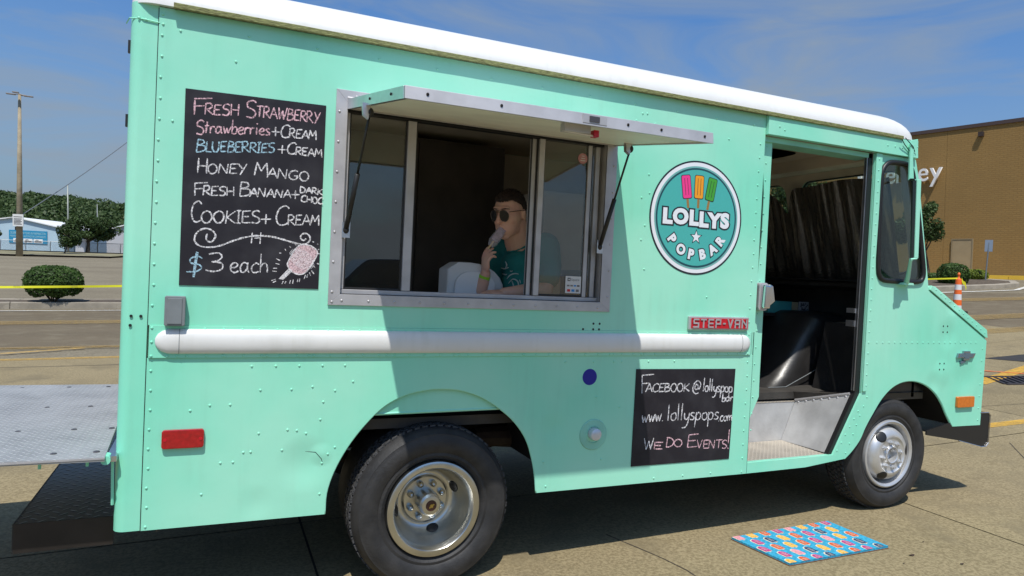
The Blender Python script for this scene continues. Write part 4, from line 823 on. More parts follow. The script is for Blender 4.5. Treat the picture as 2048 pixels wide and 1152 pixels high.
MB().box((3.685, .014, -1.100), (3.86, .50, -1.0935)).build('light_leak_cover', DARK, sw)  # hidden box added to stop sunlight leaking through beneath the step
# --- cab interior: engine cover, dash, curtain
ec = MB(); prof2 = [(3.62, -.742), (3.80, -.66), (3.98, -.42), (4.10, -.21), (4.16, -.185), (4.60, -.185), (4.60, -.742)]
secs = []
for y, k in ((.60, .0), (.63, .62), (.70, .88), (.80, 1.), (1.35, 1.), (1.45, .8)):
    secs.append([(4.6 - (4.6 - x) * (.80 + .20 * k), y + (0 if x < 4.2 else 0), -.742 + (z + .742) * (.9 + .1 * k)) for x, z in prof2])
n = len(prof2)
for s_ in secs: ec.v += s_
for i in range(len(secs) - 1):
    for k in range(n - 1): ec.f.append((i * n + k, i * n + k + 1, (i + 1) * n + k + 1, (i + 1) * n + k))
ec.f.append(tuple(range(n))[::-1]); ec.f.append(tuple((len(secs) - 1) * n + k for k in range(n))); ec.build('engine_cover', VINYL, van, auto=50)
MB().tube([(3.70, .60, -.735), (3.85, .58, -.73), (4.05, .57, -.64), (4.3, .57, -.53), (4.55, .57, -.40)], .003, 6).build('cover_trim', GREYBOX, van)
db = MB().plate([(4.462, -.74), (4.52, -.74), (4.50, .06), (4.26, .06), (4.26, .02), (4.462, .0)], .06, YW - .05).build('dashboard', VINYL, van, bevel=.015)
MB().box((4.22, .08, .062), (4.47, YW - .08, .075)).build('dash_top', BLACK, db); MB().box((3.85, .96, -.235), (4.46, 1.95, -.212)).build('shelf', VINYL, db)
MB().plate([(4.02, -.74), (4.6, -.74), (4.6, -.24), (4.12, -.24)], .06, .50).build('footwell_panel', VINYL, van)
tag(MB().box((4.03, .98, -.211), (4.28, 1.12, -.118)).build('teal_box', TEAL, bevel=.004), 'teal cardboard box on the black shelf inside the cab', 'box')
tb = tag(MB().box((4.285, .98, -.211), (4.345, 1.06, -.12)).build('tan_carton', mat('tan_carton', (.42, .36, .22), .7), bevel=.002), 'small tan carton beside the teal box on the cab shelf', 'carton')
fb2 = MB().box((4.355, .97, -.211), (4.452, .985, -.115)).build('printed_leaflet', mat('leaflet', (.38, .40, .42), .6)); tag(fb2, 'upright black and white printed leaflet beside the cartons', 'leaflet')
rng = np.random.default_rng(3); ll = MB()
for i in range(7):
    for j in range(7):
        if rng.uniform() < .5: ll.box((4.362 + i * .0115, .968, -.205 + j * .0115), (4.362 + i * .0115 + .011, .9695, -.205 + j * .0115 + .011))
ll.build('print', INK, fb2)
# foil curtain hanging behind the windscreen
cu_ = MB(); nx, nz2 = 150, 22
cT = lambda a, b, d: tuple(wso + Vector((0, a, 0)) - wsd * b - wsn * d)
for i in range(nx + 1):
    a = .14 + (YW - .22) * i / nx
    for j in range(nz2 + 1):
        top_ = -.085 - .012 * math.sin(a * 9) - .10 * max(0, 1 - abs(a - 1.16) / .13) - .17 * math.exp(-((a - 1.08) / .055) ** 2); b = top_ + (-.845 - top_) * j / nz2
        fold = .016 * (abs(((a * 3.3 + .35 * math.sin(a * 5.0)) % 1) * 2 - 1)) + .016 * (abs(((a * 7.9 + .2) % 1) * 2 - 1)) + .0035 * math.sin(a * 63 + j * .22) + .002 * math.sin(a * 141 + j * .5); cu_.v.append(cT(a, b, .075 + fold * (.6 + .4 * j / nz2)))
for i in range(nx):
    for j in range(nz2): cu_.f.append((i * (nz2 + 1) + j, (i + 1) * (nz2 + 1) + j, (i + 1) * (nz2 + 1) + j + 1, i * (nz2 + 1) + j + 1))
tag(cu_.build('foil_curtain', FOIL, smooth=True, fix=False), 'wrinkled silver foil insulation hung across the inside of the windscreen', 'sunshade')
MB().box((3.15, YW - .06, .075), (4.25, YW - .05, .845)).build('side_window_shade', FOIL, van)
MB().plate(rrect(3.55, .62, 3.9, .92, .08), .9, .91, T=lambda a, y, b: (a, .55 + (b - .6) * 2.2, .978)).build('roof_hatch', BLACK, van)
MB().tube([(4.24, .05, .93), (4.24, YW - .05, .93)], .03, 8).build('header_trim', LININGW, van)
# --- quarter window
MB().tube([(x, -.004, z) for x, z in qw + qw[:1]], .0165, 8, cap=False).build('window_gasket', BLACK, van, smooth=True)
MB().plate(qw, .004, .008).build('quarter_window', GLASSC, van)
# --- mirror
mr_ = empty('door_mirror'); mr_.parent = van
MB().plate([(4.114, .735), (4.154, .735), (4.170, .225), (4.134, .225)], -.155, -.135).build('mirror_back', MINT, mr_, bevel=.005)
MB().plate([(4.080, .72), (4.112, .725), (4.132, .222), (4.108, .222)], -.150, -.140).build('mirror_glass', mat('mirror_dark', (.035, .045, .04), .1, .6), mr_)
MB().tube([(4.195, -.045, .75), (4.165, -.09, .742), (4.135, -.145, .725)], .008, 6).build('upper_arm', BLACK, mr_)
MB().plate([(4.180, .985), (4.215, .985), (4.212, .88), (4.232, .745), (4.186, .745)], -.046, -.034).build('upper_bracket', MINT, mr_, bevel=.002)
MB().plate([(4.185, .052), (4.29, .052), (4.28, .066), (4.195, .066)], -.05, -.002).build('lower_foot', MINT, mr_)
MB().tube([(4.235, -.03, .06), (4.195, -.07, .10), (4.110, -.145, .212)], [.018, .014, .010], 8).build('lower_arm', MINT, mr_)
MB().tube([(4.100, -.148, .215), (4.160, -.148, .224)], .008, 6).build('lower_crossbar', MINT, mr_)
MB().tube([(4.12, -.05, 1.015), (4.20, -.05, .965), (4.235, -.036, .94)], .003, 5).build('wire', DARK, mr_); MB().tube([(4.09, -.05, 1.0), (4.12, -.045, .975), (4.19, -.036, .935), (4.235, -.036, .93)], .003, 5).build('wire', DARK, mr_)
# --- rivets
rv = MB()
RB = [(math.cos(k * math.pi / 3), math.sin(k * math.pi / 3)) for k in range(6)]
def rivet(x, z, y=-.004, r_=.0060):
    v = [(x + c * r_, y, z + s * r_) for c, s in RB] + [(x + c * r_ * .7, y - .0032, z + s * r_ * .7) for c, s in RB] + [(x, y - .0045, z)]
    rv.add(v, [(i, (i + 1) % 6, 6 + (i + 1) % 6, 6 + i) for i in range(6)] + [(6 + i, 6 + (i + 1) % 6, 12) for i in range(6)])
def rrow(p, q, n, y=-.004, skip=()):
    for k in range(n):
        if k not in skip: rivet(p[0] + (q[0] - p[0]) * k / (n - 1) + random.uniform(-.002, .002), p[1] + (q[1] - p[1]) * k / (n - 1), y)
rrow((-.229, .985), (-.229, -.20), 15); rivet(-.228, .945); rrow((-.226, -.47), (-.226, -1.118), 9, 0)
for z in (-.292, -.350, -.408): rivet(-.228, z, -.0075)
rrow((-.10, -.294), (2.925, -.294), 43, -.0075); rrow((-.17, -.408), (2.925, -.408), 43, -.0075); rrow((-.17 + .035, -.408), (2.7, -.408), 17, -.0075)
rrow((2.938, .84), (2.925, -.22), 14); rrow((2.935, -.46), (2.935, -1.12), 9, 0); rivet(2.935, -.35, -.0075)
rrow((-.165, .93), (-.18, .56), 2); rrow((.10, .955), (2.88, .945), 11)
for x, z in [(2.10, .905), (2.13, .908), (2.062, .862), (2.185, .86), (2.35, .85), (2.52, .845), (2.70, .84), (2.12, .79), (.05, .84), (2.16, .58), (2.17, .48), (2.15, .30), (2.12, .45), (2.13, .22), (2.16, .06), (2.6, -.08)]: rivet(x, z)
for x, z in [(-.315, .955), (-.29, .952)]: rivet(x, z, -.002)
rrow((3.022, .84), (3.018, -.88), 18, -.001 + .031)
rrow((3.937, .86), (3.935, -.62), 22, -.012); rrow((3.89, -.79), (3.72, -1.04), 6, 0); rrow((3.965, -.70), (3.80, -1.06), 7, 0)
rrow((4.03, -.339), (5.05, -.336), 19, 0); rrow((5.13, -.38), (5.125, -.90), 7, 0); rrow((4.575, .030), (5.135, -.262), 12, -.008)
rrow((3.99, .955), (4.2, .955), 4, -.026); rrow((3.06, .955), (3.10, .94), 2, -.026); rivet(4.247, .97, -.046); rivet(4.247, .90, -.046)
for x, z in [(-.0, -.62), (-.075, -.64), (.08, -.62), (.14, -.83), (.17, -.83), (.20, -.75), (.32, -.74), (.36, -.745), (.40, -.76), (.30, -.83), (.33, -.56), (.42, -.55), (.20, -.56), (-.02, -1.0), (.05, -.87), (.10, -.87), (.46, -.70), (.47, -.62), (.52, -.57), (.60, -.53), (.50, -.86), (.53, -.83), (.475, -.90), (.47, -1.04), (1.60, -.97), (1.62, -1.10), (1.9, -.64), (2.0, -.45), (2.05, -.70), (1.95, -.98), (2.3, -1.11), (2.5, -1.11), (2.7, -1.11)]: rivet(x, z, 0)
rrow((.16, -.455), (.56, -.455), 5, 0); rrow((1.7, -.45), (2.4, -.45), 5, 0)
tag(rv.build('rivets', MINT, van, fix=False), kind='stuff')
hl = MB()
def hole(x, z, y=-.0045, r_=.0062): hl.plate(circ(x, z, r_, 8), y - .0006, y + .002)
for x, z in [(-.305, -.245), (-.270, -.245), (-.307, -.283), (1.857, -.245), (1.895, -.245), (1.857, -.275), (1.893, -.275), (1.795, -.275)]: hole(x, z)
for x0_, z0_ in ((4.685, -.222), (4.672, -.485)):
    for dx_ in (0, .045):
        for dz_ in (0, -.042): hole(x0_ + dx_, z0_ + dz_, -.0005, .006)
hl.build('screw_holes', BLACK, van, fix=False)['kind'] = 'stuff'
# torn crease beside the rear arch
MB().tube([(.40, .001, -.842), (.445, -.0003, -.848), (.472, -.0003, -.880), (.480, .0005, -.905)], .0014, 5).build('crease', BLACK, van)
# --- side fittings
gb = MB().plate(rrect(-.183, -.280, -.106, -.158, .006), -.045, -.004).build('socket_box', GREYBOX, van, bevel=.003); MB().plate([(-.172, -.272), (-.118, -.272), (-.118, -.166), (-.172, -.166)], -.049, -.045).build('socket_lid', GREYBOX, gb, bevel=.002)
rl_ = MB().plate(rrect(-.178, -.795, -.017, -.716, .012), -.018, 0).build('side_marker', REDL, van, bevel=.004); tag(rl_, 'red rectangular rear side marker lens')
for x in (-.165, -.03): MB().plate(circ(x, -.756, .007, 10), -.0195, -.017).build('screw', REDP, rl_)
al = MB().plate(rrect(4.862, -.800, 5.047, -.722, .010), -.02, 0).build('side_marker', AMBER, van, bevel=.004); tag(al, 'amber front side marker lens')
MB().plate(circ(1.853, -.531, .0435, 40), -.0012, 0).build('round_sticker', BLUEC, van)
fc = MB().lathe([(.0, .004), (.040, .004), (.043, .0), (.045, -.004), (.080, -.004), (.084, .0)], (1.892, -.001, -.842), 48).build('fuel_flange', MINTD, van, auto=40)
MB().lathe([(0, -.040), (.020, -.040), (.031, -.034), (.034, -.024), (.034, .0)], (1.892, -.001, -.836), 36).build('fuel_cap', mat('white_cap', (.62, .64, .68), .2, .3, coat=.4), fc, auto=40)
# badges
sv = MB().plate(rrect(2.472, -.268, 2.908, -.192, .006), -.022, -.004).build('model_badge', ALUP, van, bevel=.004)
MB().plate(rrect(2.486, -.259, 2.897, -.202, .003), -.0255, -.022).build('badge_field', REDP, sv)
GL = {'S': [[(1, 1), (0, 1), (0, .5), (1, .5), (1, 0), (0, 0)]], 'T': [[(0, 1), (1, 1)], [(.5, 1), (.5, 0)]], 'E': [[(1, 1), (0, 1), (0, 0), (1, 0)], [(0, .5), (.9, .5)]], 'P': [[(0, 0), (0, 1), (1, 1), (1, .45), (0, .45)]], 'V': [[(0, 1), (.5, 0), (1, 1)]], 'A': [[(0, 0), (0, 1), (1, 1), (1, 0)], [(0, .45), (1, .45)]], 'N': [[(0, 0), (0, 1), (1, .25), (1, 1), (1, 0)]], '-': [[(.2, .5), (.8, .5)]]}
xx = 2.500
for chh in 'STEP-VAN':
    w_ = .032 if chh != '-' else .016; lt = MB()
    for s_ in GL[chh]:
        for p, q in zip(s_[:-1], s_[1:]):
            p_, q_ = Vector((xx + p[0] * w_, -.252 + p[1] * .043)), Vector((xx + q[0] * w_, -.252 + q[1] * .043)); d = (q_ - p_).normalized() * .0042; n_ = Vector((-d.y, d.x)); lt.plate([tuple(p_ - d - n_), tuple(q_ + d - n_), tuple(q_ + d + n_), tuple(p_ - d + n_)], -.030 - random.uniform(0, .0005), -.0255)
    lt.build('letter', ALUP, sv); xx += w_ + .0205
bt = [(4.836, -.445), (4.905, -.445), (4.905, -.463), (4.97, -.463), (4.97, -.445), (5.015, -.445), (5.035, -.412), (4.975, -.412), (4.975, -.396), (4.905, -.396), (4.905, -.412), (4.85, -.412)]
eb = MB().plate(bt, -.016, 0).build('bow_tie_emblem', mat('emblem_chrome', (.34, .38, .42), .25, .9), van, bevel=.003)
MB().plate([(4.93 + (x - 4.93) * .74, -.429 + (z + .429) * .6) for x, z in bt], -.0185, -.016).build('emblem_inlay', BLUEGREY, eb)
MB().plate([(4.88, -.47), (4.94, -.462), (4.93, -.478), (4.885, -.49)], -.010, 0).build('emblem_tail', BLUEGREY, eb)

# ================================================================== serving window
wf = empty('serving_window'); wf.parent = van
o4 = [(.470, -.1795, 1.948, .790)]
x0, z0, x1, z1 = .470, -.1795, 1.948, .790; a0, b0_, a1, b1_ = .522, -.130, 1.885, .735
for q in ([(x0, z0), (x1, z0), (a1, b0_), (a0, b0_)], [(x0 + .0, z0), (a0, b0_), (a0, b1_), (x0, z1)], [(x0, z1), (a0, b1_), (a1, b1_), (x1, z1)], [(x1, z0), (x1, z1), (a1, b1_), (a1, b0_)]):
    MB().plate(q, -.013, -.0045).build('flange', ALUP, wf, bevel=.0012)
for q in ([a0 - .004, b0_ - .004, a0, b1_], [a1, b0_ - .004, a1 + .004, b1_], [a0, b0_ - .004, a1, b0_]): MB().box((q[0], -.012, q[1]), (q[2], .055, q[3])).build('reveal', ALUP, wf)
scr = MB()
def screw(x, z, y=-.013):
    scr.ell((x, y, z), (.0062, .004, .0062), 8, 5)
for k in range(12): screw(.53 + .122 * k, -.158)
for k in range(7): screw(.486, -.12 + .135 * k); screw(1.930, -.10 + .14 * k)
screw(.56, .765); screw(.475 + .012, -.165)
scr.build('screws', ALUP, wf, smooth=True)['kind'] = 'stuff'
# inner slider frame (two tracks)
yA, yB = .030, .058
def bar(x0, z0, x1, z1, y0, y1, nm='frame_bar', m=ALUP): return MB().plate([(x0, z0), (x1, z0), (x1, z1), (x0, z1)], y0, y1).build(nm, m, wf, bevel=.002)
bar(a0 + .002, -.128, a1 - .002, -.108, .018, .060, 'bottom_track'); bar(a0 + .002, .700, a1 - .002, .730, .018, .060, 'top_track', BLACK)
bar(.527, -.106, .541, .698, .022, .045); bar(.812, -.106, .853, .698, .018, .045, 'mullion'); bar(1.466, -.106, 1.492, .698, .036, .060, 'mullion'); bar(1.500, -.106, 1.530, .698, .012, .034, 'mullion')
bar(1.79, -.106, 1.812, .698, .018, .034); bar(1.842, -.106, 1.868, .698, .030, .055)
for x in (.5445, .8065, .8575, 1.4625, 1.4955, 1.5345, 1.7855, 1.8195): bar(x - .0035, -.106, x + .0035, .698, .028, .036, 'rubber_seal', BLACK)
bar(.548, -.106, .804, -.098, .030, .036, 'rubber_seal', BLACK); bar(1.538, -.106, 1.784, -.096, .020, .026, 'rubber_seal', BLACK); bar(.524, -.1325, 1.883, -.1285, -.004, .016, 'rubber_seal', BLACK)
gl = MB().plate([(.546, -.098), (.804, -.098), (.804, .698), (.546, .698)], .036, .040).build('glass_pane', GLASS, wf)
gl = MB().plate([(1.537, -.096), (1.784, -.096), (1.784, .698), (1.537, .698)], .024, .028).build('glass_pane', GLASS, wf)
gl = MB().plate([(1.822, -.104), (1.842, -.104), (1.842, .698), (1.822, .698)], .040, .043).build('glass_pane', GLASS, wf)
# stickers on the glass
st_ = MB().plate([(1.690, -.088), (1.783, -.088), (1.783, .002), (1.690, .002)], .0215, .0235).build('payment_sticker', mat('sticker_white', (.62, .62, .62), .5), wf)
stk = mat('sticker_blue', (.02, .22, .55), .5); 
MB().plate([(1.702, -.024), (1.719, -.024), (1.719, -.007), (1.702, -.007)], .0210, .0215).build('logo_square', INK, st_); MB().plate([(1.7065, -.0195), (1.7145, -.0195), (1.7145, -.0115), (1.7065, -.0115)], .0205, .0210).build('logo_hole', SIGNW, st_)
text_obj('lettering', 'Square', .018, frame_m((1.724, .0208, -.022), (1, 0, 0), (0, 0, 1)), GREYC, st_, width=.048)
for k, m_2 in enumerate((GREYC, GREYC, stk, INK)): MB().plate([(1.700 + k * .020, -.052), (1.715 + k * .020, -.052), (1.715 + k * .020, -.044), (1.700 + k * .020, -.044)], .0210, .0215).build('card_mark', m_2, st_)
for k, m_2 in enumerate((REDP, stk, GREYC)): MB().plate([(1.702 + k * .026, -.080), (1.720 + k * .026, -.080), (1.720 + k * .026, -.067), (1.702 + k * .026, -.067)], .0210, .0215).build('card_mark', m_2, st_)
rs = MB().plate(circ(1.757, .625, .028, 28), .0205, .0235).build('round_sticker', mat('sticker_pink', (.48, .22, .22), .5), wf)
for k in range(3): MB().plate([(1.742 + .004 * k, .612 + .012 * k), (1.772 - .003 * k, .612 + .012 * k), (1.772 - .003 * k, .616 + .012 * k), (1.742 + .004 * k, .616 + .012 * k)], .0198, .0205).build('sticker_mark', SIGNW, rs)
# ------------------------------------------------------------------ awning
HL, HR, OL, OR_ = Vector((.519, -.010, .705)), Vector((1.938, -.010, .705)), Vector((.590, -.78, .598)), Vector((1.950, -.78, .602))
aw = empty('awning_flap'); aw.parent = van
upn = Vector((0, .137, .99)).normalized(); TH = .047
def quadp(pts, off0, off1): 
    v = [tuple(p + upn * off0) for p in pts] + [tuple(p + upn * off1) for p in pts]; return MB().add(v, [(0, 3, 2, 1), (4, 5, 6, 7), (0, 1, 5, 4), (1, 2, 6, 5), (2, 3, 7, 6), (3, 0, 4, 7)])
ins = lambda p, u, w: HL.lerp(HR, u).lerp(OL.lerp(OR_, u), w)
quadp([ins(0, .004, .0), ins(0, .996, 0), ins(0, .996, .985), ins(0, .004, .985)], TH - .004, TH).build('top_skin', ALUB, aw)
quadp([ins(0, .008, .02), ins(0, .992, .02), ins(0, .992, .975), ins(0, .008, .975)], .006, .010).build('underside_panel', UNDER, aw)
quadp([ins(0, .0, .978), ins(0, 1, .978), ins(0, 1, 1.0), ins(0, 0, 1.0)], 0, TH + .001).build('front_edge', ALUP, aw, bevel=.0015)
quadp([ins(0, 0, 0), ins(0, .012, 0), ins(0, .012, .977), ins(0, 0, .977)], 0, TH + .0005).build('side_edge', ALU, aw, bevel=.001); quadp([ins(0, .988, 0), ins(0, 1, 0), ins(0, 1, .977), ins(0, .988, .977)], 0, TH + .0005).build('side_edge', ALU, aw, bevel=.001)
quadp([ins(0, .013, 0), ins(0, .987, 0), ins(0, .987, .018), ins(0, .013, .018)], 0.0, TH).build('hinge_edge', ALUP, aw)
MB().tube([HL + Vector((0, 0, TH + .004)), HR + Vector((0, 0, TH + .004))], .007, 8).build('piano_hinge', ALUP, aw)
rvm = MB()
for u in (.06, .27, .68, .80, .965): p = ins(0, u, 1.0) + upn * .026 + Vector((0, -.002, 0)); rvm.ell(p, (.006, .004, .006), 8, 5)
for w in (.45, .8): p = ins(0, 0, w) + upn * .026 + Vector((-.002, 0, 0)); rvm.ell(p, (.003, .006, .006), 8, 5)
rvm.build('rivets', DARK, aw)
lc = ins(0, .565, 1.0) + upn * .024
MB().box((-.055, -.004, -.016), (.055, .0, .020), Matrix.Translation(lc)).build('latch_plate', ALUP, aw, bevel=.001); MB().box((-.026, -.007, -.009), (.020, -.0042, .013), Matrix.Translation(lc)).build('latch_slot', INK, aw)
lb = ins(0, .565, .90); MB().box((-.10, -.02, -.030), (.02, .02, .004), Matrix.Translation(lb)).build('latch_body', ALUP, aw, bevel=.003); MB().tube([lb + Vector((-.10, .0, -.028)), lb + Vector((.04, -.01, -.034))], .005, 6).build('latch_rod', ALU, aw)
MB().box((.035, -.02, -.038), (.058, .01, -.012), Matrix.Translation(lb)).build('release_tab', REDP, aw)
# gas struts
for nm, a, b in (('l', Vector((.536, -.012, .162)), Vector((.566, -.295, .640))), ('r', Vector((1.866, -.012, .165)), Vector((1.905, -.20, .660)))):
    s_ = empty('gas_strut'); s_.parent = van; m_ = a.lerp(b, .50)
    MB().tube([a, m_], .0115, 12).build('cylinder', BLACK, s_, smooth=True); MB().tube([m_, b], .0055, 10).build('rod', BLACK, s_, smooth=True); MB().ell(b, (.016, .016, .02)).build('end_fitting', BLACK, s_, smooth=True); MB().ell(a, (.015, .015, .018)).build('end_fitting', BLACK, s_, smooth=True)
    MB().plate([(b.x - .03, b.z - .015), (b.x - .008, b.z - .030), (b.x + .0, b.z + .035), (b.x - .035, b.z + .035)], b.y - .012, b.y + .012).build('bracket', ALU, s_)
    MB().box((a.x - .018, -.017, a.z - .035), (a.x + .018, -.0135, a.z + .035)).build('bracket', ALU, s_)
# ------------------------------------------------------------------ chalkboards
mbd = MB().plate([(-.1375, .699), (-.1350, -.113), (.4265, -.110), (.4275, .708)][::-1], -.0075, -.0045).build('menu_board', BOARD, van)
sbd = MB().plate([(2.145, -.492), (2.142, -1.033), (2.830, -1.034), (2.843, -.499)][::-1], -.0035, -.0005).build('contact_board', BOARD, van)
tag(mbd, 'black chalkboard menu of popsicle flavours priced 3 dollars each'); tag(sbd, 'small black chalkboard with web addresses below the round logo')
C_ = 'c'; L_l = 'l'
G = {
'A': (.75, [(L_l, [(0, 0), (.42, 1), (.85, 0)]), (L_l, [(.15, .38), (.72, .38)])]),
'B': (.7, [(L_l, [(.05, 0), (.08, 1)]), (C_, [(.05, 1), (.5, .95), (.55, .7), (.1, .53)]), (C_, [(.1, .53), (.65, .48), (.7, .15), (.3, 0), (.04, 0)])]),
'C': (.72, [(C_, [(.75, .85), (.55, 1), (.2, .85), (.02, .45), (.15, .08), (.45, 0), (.78, .12)])]),
'D': (.75, [(L_l, [(.05, 0), (.08, 1)]), (C_, [(.0, .98), (.45, .92), (.75, .6), (.65, .2), (.3, .01), (.02, 0)])]),
'E': (.62, [(L_l, [(.7, .97), (.08, .93), (.04, .02), (.68, .05)]), (L_l, [(.06, .5), (.55, .52)])]),
'F': (.62, [(L_l, [(.08, 0), (.05, .95)]), (L_l, [(.0, .95), (.95, 1.03)]), (L_l, [(.06, .50), (.6, .56)])]),
'G': (.8, [(C_, [(.75, .88), (.5, 1), (.15, .8), (.03, .4), (.25, .03), (.6, .05), (.78, .35)]), (L_l, [(.45, .42), (.85, .42)])]),
'H': (.75, [(L_l, [(.08, 0), (.05, 1)]), (L_l, [(.75, 0), (.72, 1)]), (L_l, [(.05, .5), (.75, .48)])]),
'I': (.35, [(L_l, [(.2, 0), (.22, 1)]), (L_l, [(.02, .98), (.42, 1)]), (L_l, [(.0, .02), (.4, .0)])]),
'K': (.7, [(L_l, [(.05, -.05), (.1, 1)]), (L_l, [(.72, .98), (.12, .45), (.78, .0)])]),
'L': (.55, [(L_l, [(.08, 1), (.05, .03), (.62, .03)])]),
'M': (.9, [(L_l, [(.0, 0), (.12, 1), (.45, .35), (.78, 1), (.92, 0)])]),
'N': (.8, [(L_l, [(.02, 0), (.1, 1), (.7, .02), (.78, 1)])]),
'O': (.78, [(C_, [(.4, 1), (.1, .8), (.02, .4), (.25, .02), (.6, .05), (.78, .45), (.65, .85), (.38, 1)])]),
'R': (.7, [(L_l, [(.05, 0), (.05, 1)]), (C_, [(.0, .97), (.45, 1), (.62, .75), (.4, .52), (.08, .45)]), (L_l, [(.2, .47), (.78, .0)])]),
'S': (.65, [(C_, [(.65, .88), (.45, 1), (.12, .88), (.12, .62), (.5, .48), (.66, .25), (.45, .02), (.05, .08)])]),
'T': (.7, [(L_l, [(.38, 0), (.4, .98)]), (L_l, [(.0, .96), (.8, 1.0)])]),
'U': (.75, [(C_, [(.06, 1), (.05, .35), (.25, .02), (.55, .05), (.7, .4), (.72, 1)])]),
'V': (.72, [(L_l, [(.02, 1), (.35, 0), (.72, 1)])]),
'W': (1.0, [(L_l, [(.0, 1), (.25, 0), (.5, .75), (.72, .02), (1.0, 1.02)])]),
'Y': (.7, [(L_l, [(.02, 1), (.35, .5)]), (L_l, [(.75, 1), (.2, -.1)])]),
'+': (.8, [(L_l, [(.0, .42), (.85, .46)]), (L_l, [(.42, .0), (.42, .9)])]),
'!': (.25, [(L_l, [(.15, 1), (.12, .28)]), (L_l, [(.08, .06), (.16, .0)])]),
'$': (.8, [(C_, [(.75, .75), (.5, .85), (.15, .72), (.2, .52), (.6, .42), (.75, .25), (.5, .08), (.0, .05)]), (L_l, [(.42, 1.08), (.36, -.2)]), (L_l, [(.48, 1.05), (.44, -.2)])]),
'3': (.7, [(C_, [(.1, .95), (.5, 1), (.72, .82), (.55, .58), (.25, .52)]), (C_, [(.25, .52), (.7, .45), (.75, .15), (.4, 0), (.0, .08)])]),
'a': (.85, [(C_, [(.7, .85), (.35, 1), (.05, .6), (.12, .1), (.42, .05), (.7, .5)]), (C_, [(.72, 1), (.68, .4), (.85, .0)])]),
'b': (.7, [(L_l, [(.08, 2.0), (.05, .0)]), (C_, [(.08, .6), (.4, 1), (.7, .7), (.6, .1), (.3, .0), (.05, .15)])]),
'c': (.7, [(C_, [(.7, .85), (.4, 1), (.05, .6), (.15, .1), (.45, .0), (.72, .15)])]),
'e': (.75, [(C_, [(.05, .5), (.5, .55), (.68, .8), (.4, 1), (.08, .7), (.1, .2), (.4, .0), (.75, .15)])]),
'h': (.75, [(L_l, [(.08, 2.0), (.05, 0)]), (C_, [(.06, .55), (.3, .95), (.6, .9), (.68, .4), (.68, .0)])]),
'i': (.35, [(L_l, [(.15, 1), (.15, .0)]), (L_l, [(.17, 1.5), (.18, 1.62)])]),
'l': (.32, [(L_l, [(.15, 2.3), (.12, .0)])]),
'm': (1.1, [(L_l, [(.05, 1), (.05, 0)]), (C_, [(.05, .6), (.3, 1), (.5, .8), (.5, .0)]), (C_, [(.5, .6), (.8, 1), (1.0, .8), (1.05, .0)])]),
'o': (.75, [(C_, [(.4, 1), (.08, .8), (.05, .3), (.3, .0), (.62, .1), (.72, .55), (.6, .95), (.38, 1)])]),
'p': (.75, [(L_l, [(.08, 1.05), (.0, -1.0)]), (C_, [(.06, .6), (.35, 1), (.68, .75), (.6, .15), (.3, .0), (.06, .2)])]),
'r': (.6, [(L_l, [(.06, 1), (.05, 0)]), (C_, [(.06, .55), (.25, .95), (.6, .95)])]),
's': (.6, [(C_, [(.6, .9), (.3, 1), (.08, .75), (.3, .52), (.58, .3), (.4, .02), (.02, .05)])]),
't': (.6, [(L_l, [(.25, 1.6), (.22, .0)]), (L_l, [(.0, 1.0), (.55, 1.05)])]),
'v': (.65, [(L_l, [(.0, 1), (.3, 0), (.62, 1)])]),
'w': (.95, [(L_l, [(.0, 1), (.22, 0), (.45, .8), (.68, 0), (.95, 1)])]),
'y': (.75, [(C_, [(.05, 1), (.1, .3), (.4, .1), (.65, .5)]), (C_, [(.72, 1), (.6, -.3), (.3, -.95), (-.15, -1.0)])]),
'.': (.28, [(L_l, [(.08, .08), (.16, .0)])]),
'@': (1.1, [(C_, [(.7, .62), (.45, .72), (.3, .5), (.42, .32), (.65, .42), (.7, .65), (.75, .4), (.95, .45), (1.0, .8), (.6, 1.0), (.15, .75), (.05, .3), (.4, .0), (.85, .08)])]),
}
def stroke(mb, pts, w, y, jit=.30):
    n = len(pts)
    if n < 2: return
    P_ = [Vector(p) for p in pts]; v = []
    for i, p in enumerate(P_):
        d = P_[min(i + 1, n - 1)] - P_[max(i - 1, 0)]
        if d.length < 1e-7: d = Vector((1, 0))
        d.normalize(); nn_ = Vector((-d.y, d.x)); ww = w * (1 + random.uniform(-jit, jit)) * (.75 if i in (0, n - 1) else 1)
        v += [(p.x - nn_.x * ww / 2, y, p.y - nn_.y * ww / 2), (p.x + nn_.x * ww / 2, y, p.y + nn_.y * ww / 2)]
    mb.add(v, [(2 * i, 2 * i + 2, 2 * i + 3, 2 * i + 1) for i in range(n - 1)])
